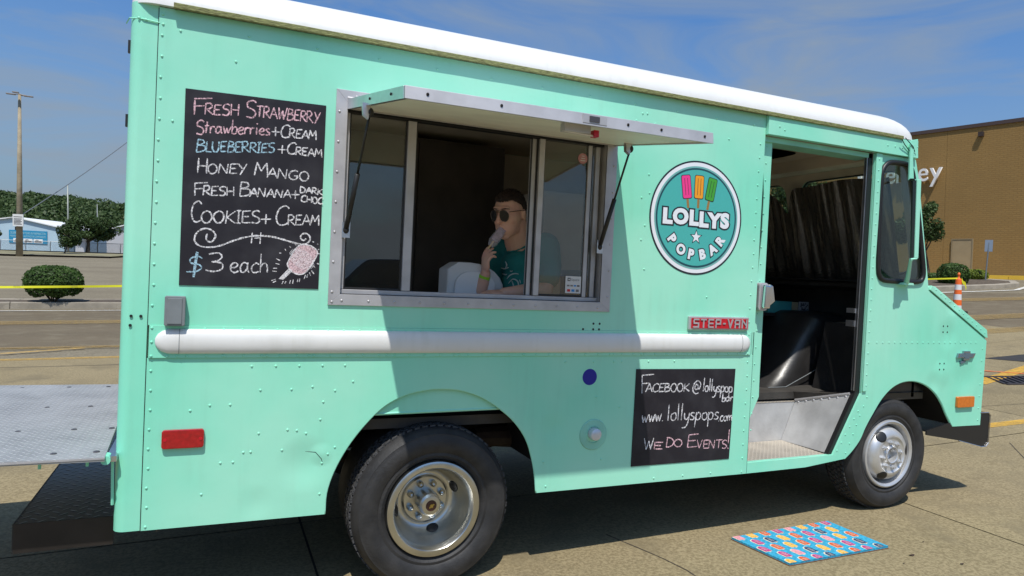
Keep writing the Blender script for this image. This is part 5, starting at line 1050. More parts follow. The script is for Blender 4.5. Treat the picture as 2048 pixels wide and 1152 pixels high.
def write(run, w, y, parent):
    s, xa, za, xb, zb, hh, c = run; adv_ = [G[ch][0] + .12 for ch in s]; tot = sum(adv_) - .12; L = xb - xa; kx = L / tot; mb = MB(); cur = 0; kk = 0
    for ch, a in zip(s, adv_):
        jz = random.uniform(-.02, .02) * hh; rot = random.uniform(-.05, .05); js_ = random.uniform(.94, 1.05)
        for kind, pts in G[ch][1]:
            q = []
            for i, (px, pz) in enumerate(pts): q.append((px + random.uniform(-.015, .015), pz * js_ + random.uniform(-.012, .012)))
            if kind == 'c': q = cat_(q, 5)
            else:
                q2 = []
                for a_, b_ in zip(q[:-1], q[1:]):
                    for t in (0, .34, .67): q2.append((a_[0] + (b_[0] - a_[0]) * t, a_[1] + (b_[1] - a_[1]) * t))
                q = q2 + [q[-1]]
            out = []
            for px, pz in q:
                X = cur + px; out.append((xa + X * kx + pz * hh * (rot + .03), za + (zb - za) * X / tot + pz * hh + jz))
            # split sharp strokes at corners so ribbons keep their width
            if kind == 'l':
                for i in range(0, len(out) - 1, 3): stroke(mb, out[i:i + 4], w, y - .00025 * (kk % 6)); kk += 1
            else: stroke(mb, out, w, y - .00025 * (kk % 6)); kk += 1
        cur += a
    o = mb.build('chalk_lettering', CHALK[c], parent, fix=False); return o
MENU_RUNS =[ ('F',-0.108,0.597,-0.063,0.600,0.067,'p'),
('RESH',-0.063,0.602,0.067,0.613,0.047,'p'),
('S',0.096,0.609,0.136,0.612,0.073,'p'),
('TRAWBERRY',0.138,0.619,0.399,0.626,0.049,'p'),
('S',-0.093,0.516,-0.064,0.518,0.059,'p'),
('trawberries',-0.062,0.525,0.196,0.548,0.029,'p'),
('+',0.203,0.545,0.234,0.546,0.045,'w'),
('C',0.240,0.545,0.275,0.547,0.058,'w'),
('REAM',0.275,0.547,0.389,0.551,0.040,'w'),
('B',-0.091,0.443,-0.057,0.446,0.051,'b'),
('LUEBERRIES',-0.054,0.447,0.215,0.474,0.044,'b'),
('+',0.231,0.474,0.265,0.475,0.041,'w'),
('C',0.270,0.476,0.305,0.478,0.050,'w'),
('REAM',0.305,0.476,0.417,0.476,0.035,'w'),
('H',-0.085,0.357,-0.048,0.359,0.063,'w'),
('ONEY',-0.043,0.359,0.106,0.371,0.042,'w'),
('M',0.140,0.369,0.192,0.370,0.059,'w'),
('ANGO',0.192,0.365,0.363,0.366,0.043,'w'),
('F',-0.092,0.262,-0.059,0.264,0.054,'w'),
('RESH',-0.058,0.265,0.061,0.274,0.040,'w'),
('B',0.083,0.276,0.124,0.279,0.057,'w'),
('ANANA',0.124,0.276,0.290,0.284,0.038,'w'),
('+',0.294,0.282,0.328,0.284,0.042,'w'),
('DARK',0.330,0.313,0.426,0.310,0.027,'w'),
('CHOC',0.337,0.273,0.429,0.270,0.029,'w'),
('C',-0.099,0.154,-0.062,0.155,0.089,'w'),
('OOKIES',-0.061,0.151,0.168,0.164,0.053,'w'),
('+',0.172,0.164,0.213,0.166,0.045,'w'),
('C',0.233,0.165,0.282,0.167,0.085,'w'),
('REAM',0.285,0.166,0.416,0.173,0.045,'w'),
('$',-0.109,-0.063,-0.051,-0.061,0.084,'b'),
('3',-0.036,-0.053,0.022,-0.050,0.076,'w'),
('each',0.058,-0.053,0.211,-0.046,0.042,'w') ]
BOARD_RUNS =[ ('F',2.182,-0.628,2.237,-0.630,0.100,'w'),
('ACEBOOK',2.213,-0.620,2.507,-0.624,0.047,'w'),
('@',2.534,-0.638,2.594,-0.639,0.075,'w'),
('lollyspop',2.607,-0.626,2.826,-0.638,0.033,'w'),
('bar',2.752,-0.691,2.836,-0.690,0.025,'w'),
('www.',2.197,-0.792,2.344,-0.787,0.042,'w'),
('lollyspops',2.368,-0.786,2.732,-0.794,0.041,'w'),
('.com',2.734,-0.806,2.834,-0.805,0.030,'w'),
('W',2.220,-0.944,2.282,-0.945,0.066,'w'),
('E',2.285,-0.943,2.341,-0.947,0.041,'p'),
('D',2.370,-0.936,2.420,-0.939,0.056,'p'),
('O',2.425,-0.938,2.479,-0.941,0.042,'p'),
('E',2.515,-0.951,2.582,-0.952,0.075,'p'),
('VENTS',2.586,-0.957,2.804,-0.971,0.051,'p'),
('!',2.808,-0.975,2.825,-0.975,0.110,'p') ]
FLOURISH= [[(-0.035, 0.107), (-0.038, 0.082), (-0.019, 0.073), (-0.003, 0.097), (-0.014, 0.12), (-0.043, 0.128), (-0.072, 0.112), (-0.083, 0.079), (-0.066, 0.056), (-0.029, 0.05), (0.015, 0.059), (0.066, 0.083), (0.119, 0.103), (0.172, 0.112), (0.227, 0.11), (0.275, 0.1), (0.316, 0.09), (0.357, 0.086), (0.377, 0.098), (0.382, 0.118), (0.367, 0.134), (0.347, 0.13), (0.341, 0.113), (0.354, 0.103), (0.365, 0.112)], [(0.141, 0.123), (0.139, 0.077)], [(0.176, 0.127), (0.174, 0.077)], [(0.15, 0.1), (0.177, 0.104)]]
POP= [(0.349, 0.084), (0.386, 0.081), (0.414, 0.06), (0.412, 0.034), (0.374, -0.032), (0.346, -0.048), (0.313, -0.039), (0.292, -0.014), (0.295, 0.011), (0.325, 0.068)]; STICK= [(0.298, -0.022), (0.313, -0.034), (0.276, -0.074), (0.256, -0.071)]
TICKS= [[(0.254, 0.042), (0.263, 0.041)], [(0.243, 0.017), (0.259, 0.009)], [(0.241, -0.004), (0.257, -0.008)], [(0.232, -0.026), (0.248, -0.025)], [(0.229, -0.038), (0.247, -0.039)], [(0.227, -0.08), (0.244, -0.073)], [(0.233, -0.088), (0.246, -0.081)], [(0.271, -0.093), (0.276, -0.08)], [(0.283, -0.091), (0.287, -0.081)], [(0.303, -0.09), (0.306, -0.075)], [(0.315, -0.09), (0.318, -0.072)], [(0.335, -0.083), (0.337, -0.067)], [(0.343, -0.081), (0.345, -0.067)], [(0.363, -0.068), (0.369, -0.049)], [(0.375, -0.061), (0.378, -0.047)], [(0.391, -0.052), (0.385, -0.038)], [(0.405, -0.043), (0.394, -0.029)], [(0.41, -0.017), (0.403, -0.009)], [(0.426, 0.001), (0.416, 0.005)], [(0.277, 0.061), (0.282, 0.054)], [(0.296, 0.074), (0.302, 0.068)], [(0.318, 0.086), (0.324, 0.079)], [(0.393, 0.101), (0.399, 0.098)], [(0.414, 0.092), (0.418, 0.088)], [(0.423, 0.069), (0.417, 0.064)], [(0.428, 0.048), (0.42, 0.048)]]
for r_ in MENU_RUNS: write(r_, .0058, -.0080, mbd)
for r_ in BOARD_RUNS: write(r_, .0066, -.0040, sbd)
mb = MB()
stroke(mb, cat_(FLOURISH[0], 4), .0065, -.0082); [stroke(mb, s, .007, -.0084) for s in FLOURISH[1:]]
for t in TICKS: stroke(mb, t, .005, -.0083)
mb.build('chalk_flourish', CHALK['w'], mbd, fix=False)
mb = MB(); pc = (sum(p[0] for p in POP) / len(POP), sum(p[1] for p in POP) / len(POP))
Pc = cat_(POP, 4, True); MB().plate(Pc, -.0080, -.0076).build('chalk_popsicle', CHALK['f'], mbd, fix=False); MB().plate(STICK, -.0081, -.0077).build('chalk_stick', CHALK['w'], mbd, fix=False)
stroke(mb, Pc + [Pc[0]], .005, -.0086)
for k in range(22):
    t = -1 + 2 * k / 21; ax, az = .030, .052; px_, pz_ = pc[0] + .052 * t * .9, pc[1] - .036 * t * .9; l = .040 * math.sqrt(max(.1, 1 - t * t)); stroke(mb, [(px_ - l * .55, pz_ - l * .8), (px_ + l * .55, pz_ + l * .8)], .0028, -.0084)
mb.build('chalk_shading', CHALK['w'], mbd, fix=False)

# ------------------------------------------------------------------ round logo
lg = MB().plate(circ(2.499, .367, .3235, 96), -.0058, -.0042).build('logo_disc', LG['black'], van); tag(lg, 'round teal vinyl logo reading LOLLYS POP BAR with three popsicles')
yy = -.0058
def disc(r_, m_, nm, c=(2.499, .367)):
    global yy; MB().plate(circ(c[0], c[1], r_, 96), yy - .0004, yy).build(nm, m_, lg); yy -= .0004
disc(.3135, LG['white'], 'white_ring'); disc(.2925, LG['grey'], 'shade_ring'); disc(.2825, LG['dark'], 'dark_ring'); disc(.2715, LG['teal'], 'centre_field')
def pop(cx, cz, ang, m_):
    c_, s_ = math.cos(ang), math.sin(ang); T2 = lambda a, y, b: (cx + a * c_ - b * s_, y, cz + a * s_ + b * c_)
    MB().plate([(-.008, -.118), (.008, -.118), (.008, -.06), (-.008, -.06)], yy - .0004, yy, T=T2).build('popsicle_stick', LG['stick'], lg)
    MB().plate(rrect(-.033, -.066, .033, .069, .012), yy - .0008, yy, T=T2).build('popsicle_outline', LG['black'], lg); b_ = MB().plate(rrect(-.029, -.062, .029, .065, .010), yy - .0012, yy - .0008, T=T2).build('popsicle', m_, lg)
    for dx_ in (-.010, .010): MB().plate([(dx_ - .0015, -.045), (dx_ + .0015, -.045), (dx_ + .0015, .05), (dx_ - .0015, .05)], yy - .0014, yy - .0012, T=T2).build('groove', LG['black'], lg)
pop(2.415, .535, .16, LG['pink']); pop(2.502, .541, .0, LG['amber']); pop(2.588, .535, -.17, LG['green'])
def logo_text(s, cx, cz, size, width, arc=None, bold=.012, ol=.010):
    if arc is None:
        M0 = frame_m((cx, yy - .0010, cz), (1, 0, 0), (0, 0, 1)); 
        adv2 = []; 
        for i, ch in enumerate(s):
            pre = text_mesh(s[:i] + ch, size, bold=bold, space=1.12); one = text_mesh(ch, size, bold=bold); adv2.append(max(v.co.x for v in pre.vertices) - max(v.co.x for v in one.vertices)); last = max(v.co.x for v in pre.vertices)
        for i, ch in enumerate(s):
            kx = width / last
            for m_2, bo2, yo in ((LG['black'], bold + ol, 0), (LG['white'], bold, .0006)):
                M = frame_m((cx + adv2[i] * kx, yy - .0010 - yo, cz + .004 * math.sin(i * 1.3)), (1, 0, 0), (0, 0, 1)) @ Matrix.Diagonal((kx, 1, 1, 1)); text_obj('letter_outline' if yo == 0 else 'letter', ch, size, M, m_2, lg, bold=bo2)
    else:
        r_, angs = arc
        for ch, a in zip(s, angs):
            if ch == ' ': continue
            a = R(a); px_, pz_ = cx + r_ * math.sin(a), cz - r_ * math.cos(a); xd = Vector((math.cos(a), 0, math.sin(a))); zd = Vector((-math.sin(a), 0, math.cos(a)))
            for m_2, bo2, yo in ((LG['black'], bold + ol, 0), (LG['white'], bold, .0006)):
                one = text_mesh(ch, size, bold=bo2); xs = [v.co.x for v in one.vertices]; mxx_ = (max(xs) + min(xs)) / 2; O_ = Vector((px_, yy - .0010 - yo, pz_)) - xd * mxx_ - zd * size * .36; text_obj('letter_outline' if yo == 0 else 'letter', ch, size, frame_m(O_, xd, zd), m_2, lg, bold=bo2)
logo_text('LOLLYS', 2.262, .326, .112, .468, bold=.0068, ol=.0085)
logo_text('POP BAR', 2.499, .367, .074, 0, arc=(.208, (-52, -29, -8, 0, 14, 35, 56)), bold=.0045, ol=.006)
star = lambda r1_, r2_: [(2.499 + (r1_ if k % 2 == 0 else r2_) * math.sin(k * math.pi / 5), .258 + (r1_ if k % 2 == 0 else r2_) * math.cos(k * math.pi / 5)) for k in range(10)]
MB().plate(star(.046, .019)[::-1], yy - .0006, yy).build('star_outline', LG['black'], lg); MB().plate(star(.035, .0145)[::-1], yy - .0010, yy - .0006).build('star', LG['white'], lg)

# ------------------------------------------------------------------ tail lift and rear step
tl = empty('tail_platform'); tl.parent = van
pz = -.800
mb = MB(); xa, xb, ya, yb = -1.55, -.372, -.072, 1.66
mb.add([(xb, ya, pz), (xb - .07, yb, pz), (xa, yb, pz + .012), (xa, ya, pz + .012), (xb, ya, pz - .016), (xb - .07, yb, pz - .016), (xa, yb, pz - .004), (xa, ya, pz - .004)], [(0, 1, 2, 3), (7, 6, 5, 4), (0, 4, 5, 1), (1, 5, 6, 2), (2, 6, 7, 3), (3, 7, 4, 0)])
mb.build('platform', DPL, tl); 
MB().box((xa, ya - .003, pz - .007), (xb, ya - .0005, pz + .000)).build('platform_edge', ALUP, tl)
bt_ = MB()
for y in (0.0, .42, .95, 1.55):
    for x in (-.41, -.56, -.76, -1.0, -1.3): bt_.ell((x + random.uniform(-.01, .01), y + .02, pz + .004 * (-x)), (.013, .013, .004), 8, 5)
bt_.build('bolts', INK, tl)
for x in (-.44, -.60, -.95): MB().tube([(x, .0, pz - .014), (x, .0, pz - .05)], .006, 6).build('bolt_shank', MINT, tl)
for y in (-.045, .55, 1.2): MB().tube([(-.372, y, pz - .02), (-.372, y + .06, pz - .02)], .018, 12).build('hinge', MINT, tl)
MB().box((-.372, -.03, pz - .03), (-.335, 1.7, pz - .008)).build('hinge_plate', ALU, tl)
MB().tube([(-.352, .0, -.83), (-.350, .02, -1.02)], .006, 6).build('weld_bead', MINT, tl)
rstep = empty('rear_step'); rstep.parent = van
MB().box((-.700, .118, -1.108), (-.352, 1.95, -1.100)).build('tread_plate', DPD, rstep)
MB().box((-.700, .112, -1.218), (-.352, .118, -1.099)).build('end_plate', mat('black_steel', (.026, .021, .018), .55, .3, var=.2, vscale=7), rstep)
MB().box((-.706, .112, -1.218), (-.700, 1.95, -1.099)).build('back_plate', BLACK, rstep)
MB().box((-.35, .3, -1.16), (.1, .36, -1.10)).build('support_arm', DARK, rstep); MB().box((-.35, 1.6, -1.16), (.1, 1.66, -1.10)).build('support_arm', DARK, rstep)
for z in (.55, .85): MB().box((-.356, .05, z - .025), (-.347, .07, z + .025)).build('rear_hinge', BLACK, van)
MB().tube([(-.368, .085, .95), (-.35, .02, .955), (-.30, -.004, .952), (-.24, -.004, .948)], .0025, 5).build('marker_wire', MINT, van)

# ------------------------------------------------------------------ things inside the kitchen
fz = empty('ice_cream_freezer', label='pale rounded end of a chest freezer low behind the serving window', cat='freezer')
pr = [(1.13, -.72), (1.46, -.72), (1.46, -.16)] + [(1.43 - .20 + .20 * math.cos(R(a)) + .03, -.16 + .15 * math.sin(R(a)) + .06) for a in range(0, 91, 15)] + [(1.19, .05), (1.13, .01)]
MB().plate(cat_(pr, 1), .30, .46).build('body', FREEZ, fz, bevel=.012)
MB().plate(rrect(1.17, -.40, 1.40, .0, .08), .285, .30).build('end_panel', mat('freezer_panel', (.72, .73, .75), .35), fz, bevel=.004)
fg = empty('dark_refrigerator', label='tall dark refrigerator on the far side of the kitchen', cat='refrigerator'); MB().box((.62, 1.55, -.735), (1.95, 2.02, .93)).build('cabinet', FRIDGE, fg, bevel=.01); MB().box((.64, 1.535, -.70), (1.28, 1.549, .90)).build('door', FRIDGE, fg); MB().box((1.29, 1.535, -.70), (1.93, 1.549, .90)).build('door', FRIDGE, fg)
MB().tube([(1.25, 1.515, -.1), (1.25, 1.515, .3)], .010, 8).build('handle', ALUP, fg)
wl_ = empty('steel_cupboard', label='pale steel cupboard behind the right pane of the serving window', cat='cupboard'); MB().box((2.10, 1.2, -.735), (2.90, 1.98, .60)).build('cabinet', LININGW, wl_, bevel=.01); MB().box((2.12, 1.186, -.70), (2.49, 1.199, .57)).build('door', LININGW, wl_); MB().box((2.51, 1.186, -.70), (2.88, 1.199, .57)).build('door', LININGW, wl_)
MB().box((.05, 1.3, -.735), (.55, 1.98, .15)).build('counter_cabinet', mat('steel_counter', (.25, .26, .27), .4, .5), van)
ct = tag(MB().plate([(.52, -.155), (1.90, -.155), (1.90, -.137), (.52, -.137)], .062, .34).build('serving_counter', mat('counter_top', (.30, .30, .31), .4, .4), van, bevel=.003), 'narrow serving counter inside the window')
bl_ = empty('blue_cooler', label='blue and white cooler box behind the right glass pane', cat='cooler'); MB().box((1.93, .30, -.136), (2.25, .55, .01), Matrix.Identity(4)).build('body', mat('cooler_blue', (.05, .16, .42), .5), bl_, bevel=.015); MB().box((1.92, .29, .011), (2.26, .56, .04)).build('lid', mat('cooler_lid', (.42, .52, .66), .5), bl_, bevel=.01)
MB().box((1.90, .28, -.72), (2.30, .60, -.14)).build('counter_base', LINING, van)
tag(MB().box((1.80, .10, -.135), (1.89, .22, -.085)).build('cardboard_box', mat('cardboard', (.38, .22, .10), .8), bevel=.002), 'small cardboard box on the counter behind the payment sticker', 'box')

# ------------------------------------------------------------------ doormat
dm = empty('doormat', label='blue coir doormat printed with rows of colourful popsicles on the pavement below the cab door', cat='doormat')
q = [Vector((2.868, -.020)), Vector((2.918, -.418)), Vector((3.660, -.440)), Vector((3.650, -.020))]
MBL = mat('mat_blue', (.035, .36, .56), .95, var=.25, vscale=60, bump=.006, bscale=260); MBE = mat('mat_backing', (.16, .07, .03), .9)
def matp(u, v, e): p = q[0].lerp(q[3], u).lerp(q[1].lerp(q[2], u), v); return (p.x, p.y, h(p.x, p.y) + e)
mb = MB(); mb.v = [matp(u, v, e) for e in (.002, .016) for u, v in ((0, 0), (1, 0), (1, 1), (0, 1))]; mb.f = [(0, 3, 2, 1), (4, 5, 6, 7), (0, 1, 5, 4), (1, 2, 6, 5), (2, 3, 7, 6), (3, 0, 4, 7)]; mb.build('mat_body', MBL, dm)
mb = MB(); mb.v = [matp(u, v, e) for e in (.001, .005) for u, v in ((-.004, -.006), (1.004, -.006), (1.004, 1.006), (-.004, 1.006))]; mb.f = [(0, 3, 2, 1), (4, 5, 6, 7), (0, 1, 5, 4), (1, 2, 6, 5), (2, 3, 7, 6), (3, 0, 4, 7)]; mb.build('backing', MBE, dm)
MC = {k: mat('mat_' + k, c, .95, var=.2, vscale=90, bump=.004, bscale=260) for k, c in dict(yellow=(.78, .42, .03), orange=(.62, .09, .02), magenta=(.46, .03, .20), navy=(.012, .045, .13), pink=(.74, .26, .34), cream=(.70, .62, .46)).items()}
order = ['pink', 'yellow', 'orange', 'magenta', 'pink', 'yellow', 'orange', 'magenta', 'magenta', 'navy', 'yellow', 'orange', 'magenta', 'navy', 'yellow', 'magenta', 'orange', 'yellow', 'orange', 'magenta', 'pink', 'yellow', 'orange', 'magenta', 'pink', 'navy', 'yellow', 'orange', 'magenta', 'navy', 'yellow', 'orange', 'magenta', 'navy', 'yellow', 'orange', 'magenta', 'navy', 'yellow', 'pink']
ki = 0
def matshape(cu, cv, pts, e): return [matp(cu + p[0], cv + p[1], e) for p in pts]
for row in range(5):
    for c_i in range(8):
        u = .04 + c_i * .128 + (.064 if row % 2 else 0); v = .04 + row * .232
        if u > .99 or v > 1.0: continue
        col = order[(ki * 7 + row * 3) % len(order)] if False else order[ki % len(order)]; ki += 1
        W_, H_ = .030, .088
        def clip(pl): return [(min(1 - u, max(-u, p[0])), min(1 - v, max(-v, p[1]))) for p in pl]
        body = [(-W_, H_), (-W_, -H_ * .4), (-W_ * .7, -H_ * .8), (0, -H_), (W_ * .7, -H_ * .8), (W_, -H_ * .4), (W_, H_)]
        hal = [(-W_ * 1.3, H_ * 1.1), (-W_ * 1.3, -H_ * .5), (-W_ * .9, -H_ * .95), (0, -H_ * 1.17), (W_ * .6, -H_ * 1.0), (W_ * .9, -H_ * .5), (W_ * .9, H_ * 1.1)]
        for nm, pl, mm3, e in (('popsicle_halo', hal, 'cream', .0168), ('popsicle', body, col, .0176), ('stick', [(-.005, H_), (-.005, H_ + .035), (.005, H_ + .035), (.005, H_)], 'cream', .0172)):
            pl = clip(pl); vv = matshape(u, v, pl, e); m5 = MB(); m5.add(vv, [tuple(range(len(vv)))]); oo = m5.build(nm, MC[mm3], dm, fix=False)
        for dx_ in (-.008, .007):
            pl = clip([(dx_ - .002, -H_ * .5), (dx_ + .002, -H_ * .5), (dx_ + .002, H_ * .7), (dx_ - .002, H_ * .7)]); vv = matshape(u, v, pl, .0184); MB().add(vv, [(0, 1, 2, 3)]).build('groove', MC['cream'], dm, fix=False)
fz2 = MB(); rng = np.random.default_rng(11)
for k in range(1500):
    u, v = rng.uniform(0, 1), rng.uniform(0, 1); 
    if k % 2: v = 1.0
    p = Vector(matp(u, v, .012)); d = Vector(rng.normal(size=3)) * .003; fz2.add([p, p + Vector((.0015, 0, 0)), p + d + Vector((0, -.002 if k % 2 else 0, .006))], [(0, 1, 2)])
tag(fz2.build('fibres', MBL, dm, fix=False), kind='stuff')
# leaves, stones and stains on the pavement
for k, (x, y, s_) in enumerate([(3.70, -.56, .020), (3.55, -.62, .008), (3.86, -.74, .014), (4.75, .35, .012), (3.95, -.45, .008), (5.6, 2.1, .03), (5.2, .75, .012)]):
    mb = MB(); n_ = 7; mb.add([(x + s_ * math.cos(a) * (1 + .3 * math.sin(a * 3)), y + s_ * .5 * math.sin(a), h(x, y) + .003 + .004 * abs(math.cos(a))) for a in [2 * math.pi * i / n_ for i in range(n_)]], [tuple(range(n_))])
    lf = mb.build('dead_leaf', mat('dead_leaf', (.05, .03, .02), .8), fix=False); tag(lf, ['largest dark dead leaf just in front of the doormat corner', 'tiny dark leaf scrap in front of the doormat edge', 'small dark leaf between the doormat and the front edge of the photo', 'dark leaf scrap on the pavement right of the front tyre', 'tiny dark leaf scrap near the right corner of the doormat', 'dead leaf on the pavement beyond the front bumper', 'small leaf scrap in the slab joint ahead of the front wheel'][k], 'leaf', group='dead leaves on the pavement')

# ================================================================== the man at the window
def skin_mat():
    m = bpy.data.materials.new('skin'); m.use_nodes = True; t = m.node_tree; b = t.nodes['Principled BSDF']; b.inputs['Roughness'].default_value = .5; b.inputs['Base Color'].default_value = (.50, .27, .19, 1)
    b.inputs['Subsurface Weight'].default_value = .12; b.inputs['Subsurface Radius'].default_value = (.02, .008, .004); b.inputs['Subsurface Scale'].default_value = .5
    tcn = N(t, 'ShaderNodeTexCoord'); n1 = N(t, 'ShaderNodeTexNoise'); n1.inputs['Scale'].default_value = 14; n1.inputs['Detail'].default_value = 5; t.links.new(tcn.outputs['Object'], n1.inputs[0])
    rp = N(t, 'ShaderNodeValToRGB'); rp.color_ramp.elements[0].position = .35; rp.color_ramp.elements[1].position = .68; rp.color_ramp.elements[0].color = (.70, .43, .31, 1); rp.color_ramp.elements[1].color = (.68, .36, .27, 1); t.links.new(n1.outputs[0], rp.inputs[0]); t.links.new(rp.outputs[0], b.inputs['Base Color']); return m
SKIN = skin_mat()
def cap(mb, a, b, ra, rb, n=6):
    a, b = Vector(a), Vector(b); mb.tube([a, b], [ra, rb], 14)
    mb.ell(a, (ra,) * 3, 14, 10); mb.ell(b, (rb,) * 3, 14, 10)
def chain(mb, pts, rs):
    for i in range(len(pts) - 1): cap(mb, pts[i], pts[i + 1], rs[i], rs[i + 1])
def remeshed(name, mb, vox, smooth, m, parent, fac=.5):
    o = mb.build(name, m, parent, fix=False); r_ = o.modifiers.new('r', 'REMESH'); r_.mode = 'VOXEL'; r_.voxel_size = vox; s_ = o.modifiers.new('s', 'SMOOTH'); s_.factor = fac; s_.iterations = smooth
    dg = bpy.context.evaluated_depsgraph_get(); me = bpy.data.meshes.new_from_object(o.evaluated_get(dg)); old = o.data; o.modifiers.clear(); o.data = me; bpy.data.meshes.remove(old); me.polygons.foreach_set('use_smooth', [True] * len(me.polygons)); return o
man = empty('person', (1.70, .52, -.74), label='man in dark sunglasses and a teal t-shirt eating a wrapped popsicle behind the serving window', cat='person')
def Pm(v): return Vector(v) - Vector((1.70, .52, -.74))
HC = Vector((1.455, .26, .318)); Fd = Vector((-.80, -.54, -.27)).normalized(); Ud = (Vector((0.02, .0, 1)) - Fd * Vector((0.02, 0, 1)).dot(Fd)).normalized(); Ld = Ud.cross(Fd).normalized()   # Ld points to the man's left (towards the camera)
def HP(f, l, u): return HC + Fd * f + Ld * l + Ud * u
HM = Matrix((Fd, Ld, Ud)).transposed()
b_ = MB()
def he(f, l, u, rf, rl, ru, mb=b_): mb.ell(HP(f, l, u), (rf, rl, ru), 20, 14, M=HM)
he(-.012, 0, .036, .100, .078, .085); he(.022, 0, .0, .080, .076, .097); he(.042, 0, -.055, .058, .062, .062)      # skull, face, lower face
he(.062, 0, -.102, .028, .030, .022); he(.015, .036, -.066, .052, .024, .034); he(.015, -.036, -.066, .052, .024, .034)    # chin (jaw dropped a little), jaw sides
he(.075, 0, .052, .020, .052, .013); he(.054, .034, -.022, .030, .030, .036); he(.054, -.034, -.022, .030, .030, .036)   # brow, cheekbones
chain(b_, [HP(.092, 0, .035), HP(.108, 0, .005), HP(.122, 0, -.014)], [.009, .011, .0135]); he(.108, .013, -.018, .010, .008, .007); he(.108, -.013, -.018, .010, .008, .007)   # nose
for u_, k in ((-.043, 1), (-.074, .9)): chain(b_, [HP(.083, .024, u_ - .002), HP(.099, .0, u_), HP(.083, -.024, u_ - .002)], [.005, .0085 * k, .005])        # parted lips
for s_ in (1, -1): he(-.022, s_ * .078, .0, .020, .009, .032); he(-.016, s_ * .086, .010, .012, .006, .018)         # ears
chain(b_, [HP(-.035, 0, -.05), Vector((1.545, .335, .175)), Vector((1.60, .37, .11))], [.070, .074, .088])           # neck
body = [(1.60, .385, .055), (1.66, .42, -.10), (1.73, .47, -.25), (1.78, .51, -.38)]
for p, r1_ in zip(body, ((.105, .155, .085), (.115, .165, .11), (.115, .155, .12), (.12, .165, .11))): b_.ell(p, r1_, 18, 12, M=Matrix.Rotation(R(-18), 3, 'Z'))
shL, shR = Vector((1.668, .240, .150)), Vector((1.560, .545, .135)); elL, wrL = Vector((1.630, .135, -.082)), Vector((1.415, .190, -.104)); elR, wrR = Vector((1.318, .345, -.165)), Vector((1.338, .280, -.005))
chain(b_, [Vector((1.60, .36, .14)), shL, Vector((1.665, .195, .05)), elL], [.062, .062, .052, .043]); chain(b_, [elL, Vector((1.55, .15, -.088)), wrL], [.043, .044, .029])
chain(b_, [Vector((1.60, .40, .12)), shR, Vector((1.44, .45, -.04)), elR], [.062, .060, .047, .042]); chain(b_, [elR, Vector((1.322, .315, -.10)), wrR], [.043, .044, .028])
# hips, legs, feet (seated on a stool)
chain(b_, [Vector((1.80, .44, -.42)), Vector((1.56, .40, -.40)), Vector((1.40, .40, -.37))], [.095, .08, .06]); chain(b_, [Vector((1.80, .62, -.42)), Vector((1.60, .64, -.40)), Vector((1.46, .66, -.37))], [.095, .08, .06])
chain(b_, [Vector((1.40, .40, -.37)), Vector((1.46, .42, -.52)), Vector((1.49, .42, -.68))], [.06, .055, .04]); chain(b_, [Vector((1.46, .66, -.37)), Vector((1.50, .66, -.52)), Vector((1.53, .66, -.68))], [.06, .055, .04])
for x, y in ((1.49, .42), (1.53, .66)): chain(b_, [Vector((x, y, -.695)), Vector((x - .15, y - .01, -.712))], [.038, .026])
# left hand lying on the counter: palm and five fingers
def hand(mb, W0, fwd, nrm, curl, spread=.17, size=1., thumb=1, palm=.045):
    fwd = fwd.normalized(); nrm = (nrm - fwd * nrm.dot(fwd)).normalized(); side = nrm.cross(fwd).normalized() * thumb
    Pc_ = W0 + fwd * palm * size; mb.ell(W0 + fwd * .048 * size, (.046 * size, .039 * size, .016 * size), 14, 10, M=Matrix((fwd, side, nrm)).transposed())
    for i, (ofs, ln_) in enumerate(((.029, .9), (.010, 1.0), (-.009, .95), (-.027, .76))):
        d = (fwd + side * (ofs * spread * 12)).normalized(); p = W0 + fwd * .078 * size + side * ofs * size; seg_ = (.034 * ln_ * size, .024 * ln_ * size, .019 * ln_ * size); ang = curl[i] if isinstance(curl, (list, tuple)) else curl; pts = [W0 + fwd * .045 * size + side * ofs * .9 * size, p]; a = 0
        for sgl in seg_: a += ang; pts.append(pts[-1] + (d * math.cos(a) - nrm * math.sin(a)) * sgl)
        chain(mb, pts, [.0095 * size, .0100 * size, .0088 * size, .0080 * size, .0070 * size])
    tp_ = [W0 + fwd * .018 * size + side * .022 * size, W0 + fwd * .046 * size + side * .046 * size - nrm * .012 * size, W0 + fwd * .070 * size + side * .050 * size - nrm * .028 * size, W0 + fwd * .092 * size + side * .040 * size - nrm * .036 * size]
    chain(mb, tp_, [.014 * size, .0125 * size, .010 * size, .0085 * size])
hand(b_, wrL, Vector((-1, -.02, -.05)), Vector((0, -.25, 1)), .28, thumb=-1)
# right hand gripping the wrapper, thumb towards the camera side
hand(b_, wrR, Vector((-.16, -.30, 1)), Vector((-.92, -.10, -.10)), [.30, .42, .55, .70], spread=.06, thumb=1, size=1.0)
ob = remeshed('body', MB().add([tuple(Pm(v)) for v in b_.v], b_.f), .0040, 7, SKIN, man)
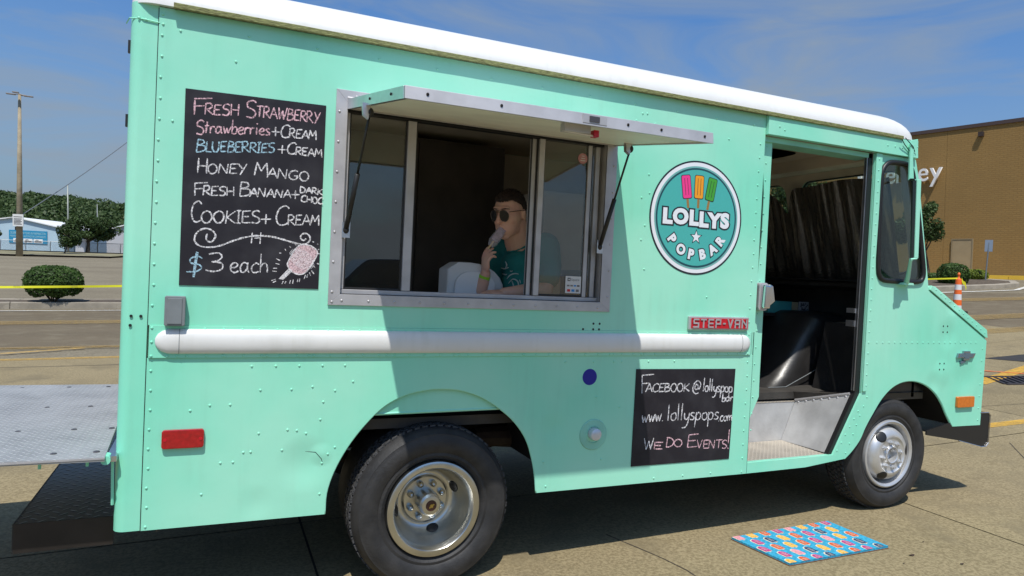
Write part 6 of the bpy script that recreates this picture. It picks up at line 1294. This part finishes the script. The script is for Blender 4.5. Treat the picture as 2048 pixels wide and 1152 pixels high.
# hair: cropped cap grown off the skull, hairline above the brow and round the ears
hm = MB(); segs, rgs = 200, 140; v = []; f = []; idx = {}
for i in range(rgs + 1):
    th = math.pi * i / rgs
    for k in range(segs):
        ph = 2 * math.pi * k / segs; d = Vector((math.sin(th) * math.cos(ph), math.sin(th) * math.sin(ph), math.cos(th))); p = Vector((-.012 + .100 * d.x, .078 * d.y, .036 + .085 * d.z)); q = Vector((.022 + .078 * d.x, .071 * d.y, .0 + .095 * d.z))
        top_ = max(0, d.z); thick = .0035 + .010 * top_ + .008 * max(0, d.x) * top_; nn_ = noise.noise(d * 16) * .0018 + noise.noise(d * 50) * .0010; p = p + d * (thick + nn_ + .001)
        v.append(p)
def hair_ok(p): 
    f_, l_, u_ = p.x, p.y, p.z; line = .090 if f_ > .045 else (.090 - (.045 - f_) * .70 if f_ > -.005 else (.052 - (-.005 - f_) * 2.8)); 
    return u_ > line - .006 * math.sin(f_ * 300) * 0 and u_ > -.075
for i in range(rgs):
    for k in range(segs):
        q = [i * segs + k, i * segs + (k + 1) % segs, (i + 1) * segs + (k + 1) % segs, (i + 1) * segs + k]
        if all(hair_ok(v[j]) for j in q): f.append(tuple(q[::-1]))
HAIR = mat('dark_hair', (.030, .017, .012), .55, var=.4, vscale=60, bump=.004, bscale=350)
ho = MB().add([tuple(Pm(HC + HM @ p)) for p in v], f).build('hair', HAIR, man, smooth=True, fix=False); sdf = ho.modifiers.new('t', 'SOLIDIFY'); sdf.thickness = .012; sdf.offset = -1
sb = MB(); rng = np.random.default_rng(2)
for k in range(2600):
    p = v[rng.integers(len(v))]
    if not hair_ok(p): continue
    d = (p - Vector((-.012, 0, .036))).normalized(); e = (d + Vector(rng.normal(size=3)) * .30 + Vector((.25, 0, .15))).normalized(); L_h = rng.uniform(.005, .011) * (1 if p.z > .09 else .3); s3 = Vector(rng.normal(size=3)) * .0012; A_ = HC + HM @ p; sb.add([Pm(A_ + s3), Pm(A_ - s3), Pm(A_ + HM @ (e * L_h))], [(0, 1, 2)])
sb.build('hair_tufts', HAIR, man, fix=False)['kind'] = 'stuff'
# brows
br_ = MB()
for s_ in (1, -1): br_.tube([Pm(HP(.096, s_ * .014, .048)), Pm(HP(.092, s_ * .034, .051)), Pm(HP(.076, s_ * .054, .045))], [.002, .0028, .0014], 6)
br_.build('eyebrows', HAIR, man, smooth=True)
ms_ = MB(); ms_.ell(Pm(HP(.083, 0, -.059)), (.012, .020, .012), 12, 8, M=HM); ms_.build('mouth', mat('mouth_inside', (.10, .02, .02), .5), man, smooth=True)
te = MB(); te.ell(Pm(HP(.089, 0, -.050)), (.008, .016, .0035), 12, 6, M=HM); te.build('teeth', mat('teeth', (.6, .57, .52), .3), man, smooth=True)
# sunglasses
sg_ = empty('sunglasses'); sg_.parent = man
LENS = mat('dark_lens', (.006, .007, .010), .12, spec=.35); GOLD = mat('dark_metal', (.14, .12, .11), .25, .9)
for s_ in (1, -1):
    cpt = [(.030, .024), (.046, .018), (.056, .0), (.053, -.022), (.040, -.036), (.022, -.032), (.011, -.014), (.012, .012), (.018, .022)]; cp = cat_(cpt, 4, True)
    T3 = lambda l, y, u: tuple(Pm(HP(.114 - .35 * abs(l) ** 1.3 * 2.2 + y, l * s_, u + .020)))
    MB().plate(cp, .0015, -.0015, T=T3).build('lens', LENS, sg_)
    MB().tube([T3(p[0], .001, p[1]) for p in cp + cp[:1]], .0016, 6).build('rim', GOLD, sg_)
    MB().tube([Pm(HP(.088, s_ * .057, .032)), Pm(HP(.060, s_ * .079, .032)), Pm(HP(-.018, s_ * .088, .024)), Pm(HP(-.035, s_ * .085, .005))], .0022, 6).build('temple', GOLD, sg_)
MB().tube([Pm(HP(.116, .013, .036)), Pm(HP(.120, 0, .038)), Pm(HP(.116, -.013, .036))], .0018, 6).build('bridge', GOLD, sg_); MB().tube([Pm(HP(.116, .016, .043)), Pm(HP(.119, 0, .045)), Pm(HP(.116, -.016, .043))], .0015, 6).build('bridge', GOLD, sg_)
# t-shirt
SHIRT = mat('teal_shirt', (.008, .165, .155), .85, var=.12, vscale=5, bump=.006, bscale=9); s2 = MB()
for p, r1_ in zip(body, ((.122, .172, .098), (.132, .182, .125), (.132, .172, .13), (.135, .178, .12))): s2.ell(p, r1_, 18, 12, M=Matrix.Rotation(R(-18), 3, 'Z'))
chain(s2, [Vector((1.60, .37, .095)), shL + Vector((0, 0, .002)), Vector((1.668, .200, .055)), Vector((1.650, .165, -.005))], [.086, .086, .080, .074]); chain(s2, [Vector((1.60, .40, .11)), shR, Vector((1.47, .48, .01)), Vector((1.405, .432, -.055))], [.078, .075, .066, .064])
chain(s2, [Vector((1.625, .390, .125)), Vector((1.60, .37, .09))], [.085, .09]); s2.ell((1.55, .34, .05), (.085, .13, .09), 16, 10); s2.ell((1.56, .32, -.06), (.10, .13, .12), 16, 10)
tsh = remeshed('t_shirt', MB().add([tuple(Pm(v)) for v in s2.v], s2.f), .006, 4, SHIRT, man)
# collar ring and sleeve hems
MB().tube([Pm(Vector((1.568, .350, .160)) + Vector((.076 * math.cos(a), .082 * math.sin(a), .040 * math.cos(a) - .002))) for a in [2 * math.pi * k / 20 for k in range(21)]], .007, 6).build('collar', SHIRT, tsh, smooth=True)
bvh = BVHTree.FromObject(tsh, bpy.context.evaluated_depsgraph_get()); PRT = mat('shirt_print', (.50, .58, .58), .8); pm = MB()
off0 = Vector((1.70, .52, -.74))
def pix(px, py): return (cf * 1.0 + cr * (px - 1024) / 1358.7 - cu * (py - 576) / 1358.7).normalized()
def printstroke(pts, w):
    out = []
    for (a, b) in cat_(pts, 5):
        p0_ = Vector((1.27 + a, -.3, b - .01)) - off0; hit = bvh.ray_cast(p0_, Vector((.30, .95, 0)).normalized())
        if hit[0] is not None: out.append(hit[0] + hit[1] * .003)
    if len(out) > 2: pm.tube(out, [w * (.4 + .6 * math.sin(math.pi * k / (len(out) - 1))) for k in range(len(out))], 5)
for st2, w in (([(.005, .075), (.012, .055), (.004, .035)], .004), ([(-.012, .040), (.004, .036), (.022, .044)], .004), ([(.030, .028), (.036, .022), (.044, .028)], .003), ([(-.004, .012), (.006, .002), (.016, .006)], .004), ([(.015, -.02), (.03, .0), (.055, .010), (.075, .008)], .004), ([(.022, -.045), (.045, -.02), (.07, -.03), (.075, -.06), (.06, -.085)], .004), ([(.04, -.03), (.05, -.06), (.045, -.085)], .004), ([(.08, -.02), (.086, -.04)], .003)):
    printstroke(st2, w)
pm.build('shirt_print', PRT, tsh, smooth=True, fix=False)
# shorts and shoes
s3_ = MB(); SH = mat('dark_shorts', (.03, .03, .04), .85); chain(s3_, [Vector((1.80, .44, -.42)), Vector((1.50, .40, -.39))], [.108, .085]); chain(s3_, [Vector((1.80, .62, -.42)), Vector((1.55, .64, -.39))], [.108, .085]); remeshed('shorts', MB().add([tuple(Pm(v)) for v in s3_.v], s3_.f), .01, 3, SH, man)
for x, y in ((1.49, .42), (1.53, .66)): sx_ = MB(); chain(sx_, [Vector((x + .03, y, -.70)), Vector((x - .16, y - .01, -.712))], [.044, .034]); sx_.build('shoe', BLACK, man, smooth=True, fix=False);
for o in man.children:
    if o.name.startswith('shoe'):
        for vt in o.data.vertices: vt.co = vt.co - off0
# wristband
wd = (wrR - Vector((1.325, .315, -.09))).normalized(); c0 = wrR - wd * .020; ax = wd.orthogonal().normalized(); ay = wd.cross(ax); GB = mat('lime_wristband', (.30, .62, .03), .5); wb = MB(); nb_ = 28
for k in range(nb_):
    a = 2 * math.pi * k / nb_
    for s_, rr in ((-.010, .0325), (.010, .0320), (.010, .0300), (-.010, .0305)): wb.v.append(tuple(Pm(c0 + wd * s_ + (ax * math.cos(a) + ay * math.sin(a)) * rr)))
for k in range(nb_):
    for j in range(4): wb.f.append((k * 4 + j, k * 4 + (j + 1) % 4, ((k + 1) % nb_) * 4 + (j + 1) % 4, ((k + 1) % nb_) * 4 + j))
wb.build('wristband', GB, man, smooth=False)
# stool
sto = empty('stool', label='low black stool hidden under the seated man', cat='stool'); MB().lathe([(0, -.53), (.17, -.53), (.17, -.57), (0, -.57)], (1.80, .53, 0), 28, 'z').build('seat', VINYL, sto)
for sx2, sy2 in ((-1, -1), (-1, 1), (1, -1), (1, 1)): MB().tube([(1.80 + .10 * sx2, .53 + .10 * sy2, -.57), (1.80 + .14 * sx2, .53 + .14 * sy2, -.74)], .012, 8).build('leg', BLACK, sto)
# popsicle in its clear wrapper
pp_ = empty('wrapped_popsicle', label='pale purple popsicle in a clear wrapper held to the mouth of the man', cat='popsicle')
pa_, pb_ = HP(.088, .010, -.056), Vector((1.312, .190, .128)); pd = (pb_ - pa_).normalized(); sd_ = pd.cross(Vector((.35, .94, 0))).normalized(); td = sd_.cross(pd)
PM = Matrix((sd_, td, pd)).transposed().to_4x4(); PM.translation = pa_
ICE = mat('purple_ice', (.36, .26, .32), .25, var=.25, vscale=40, coat=.5); pk = MB(); pk.plate(rrect(-.021, -.006, .021, .095, .014), -.009, .009, T=lambda a, y, b: tuple(PM @ Vector((a, y, b)))); pk.build('ice', ICE, pp_, bevel=.005)
wr2 = MB(); nn2 = 18
WRAP = bpy.data.materials.new('clear_wrapper'); WRAP.use_nodes = True; t = WRAP.node_tree; b = t.nodes['Principled BSDF']; b.inputs['Base Color'].default_value = (.7, .66, .70, 1); b.inputs['Alpha'].default_value = .26; b.inputs['Roughness'].default_value = .12
for i in range(16):
    zz2 = .018 + .112 * i / 15; k_ = 1 if i < 12 else 1 - (i - 11) * .12
    for k in range(nn2):
        a = 2 * math.pi * k / nn2; w2 = 1 + .16 * noise.noise(Vector((math.cos(a) * 2, math.sin(a) * 2, i * .9))); wr2.v.append(tuple(PM @ Vector((.027 * k_ * w2 * math.cos(a), .0155 * k_ * w2 * math.sin(a), zz2))))
for i in range(15):
    for k in range(nn2): wr2.f.append((i * nn2 + k, i * nn2 + (k + 1) % nn2, (i + 1) * nn2 + (k + 1) % nn2, (i + 1) * nn2 + k))
wr2.build('wrapper', WRAP, pp_, fix=False)
MB().box((-.005, -.001, .095), (.005, .001, .15), PM).build('stick', mat('wood_stick', (.55, .38, .2), .7), pp_)

# ------------------------------------------------------------------ parked car behind the photographer (seen in the window reflections)
car = empty('parked_car', label='dark grey parked utility car reflected in the left window pane', cat='car')
cx0, cy0 = 1.2, -12.2; cz0 = h(cx0 + 2, cy0); PAINT = mat('dark_car_paint', (.035, .037, .042), .3, .3, coat=.6); CGL = mat('car_glass', (.02, .022, .025), .08, coat=1.)
pf = cat_([(0, .35), (.02, .75), (.12, .98), (.9, 1.08), (1.35, 1.12), (1.85, 1.60), (2.2, 1.70), (3.6, 1.72), (4.15, 1.62), (4.45, 1.12), (4.55, .95), (4.58, .4)], 3) 
pf += [(4.0, .32)] + [(3.65 + .40 * math.cos(R(a)), .34 + .40 * math.sin(R(a))) for a in range(0, 181, 20)] + [(1.5, .26)] + [(.95 + .40 * math.cos(R(a)), .34 + .40 * math.sin(R(a))) for a in range(0, 181, 20)]
CT = lambda a, y, b: (cx0 + a, cy0 + y, cz0 + b)
MB().plate(pf[::-1], .0, -1.85, T=CT).build('body', PAINT, car, bevel=.03)
for q in ([(1.55, 1.14), (2.0, 1.56), (2.65, 1.62), (2.65, 1.14)], [(2.74, 1.14), (2.74, 1.62), (3.45, 1.62), (3.55, 1.14)], [(3.64, 1.14), (3.55, 1.60), (4.0, 1.52), (4.22, 1.16)]):
    MB().plate(q, .012, .001, T=CT).build('window', CGL, car)
for a in (2.70, 3.60, 1.52): MB().plate([(a - .006, .42), (a + .006, .42), (a + .006, 1.12), (a - .006, 1.12)], .004, .001, T=CT).build('door_gap', BLACK, car)
for a in (.95, 3.65):
    for y in (-.02, -1.62): 
        w_ = MB().lathe([(0, .17), (.22, .17), (.24, .21), (.24, .0)], (cx0 + a, cy0 + y - .2, cz0 + .34), 28).build('wheel', SILVER, car); MB().lathe([(.24, .0), (.33, .0), (.345, .05), (.345, .16), (.33, .21), (.24, .21)], (cx0 + a, cy0 + y - .2, cz0 + .34), 36).build('tyre', RUBBER, w_)
for a, m_2 in ((.02, WTRIM), (4.50, REDL)): MB().plate([(a, .75), (a + .06, .75), (a + .08, .92), (a + .02, .92)], .006, -.25, T=CT).build('headlight' if a < 1 else 'tail_light', m_2, car)
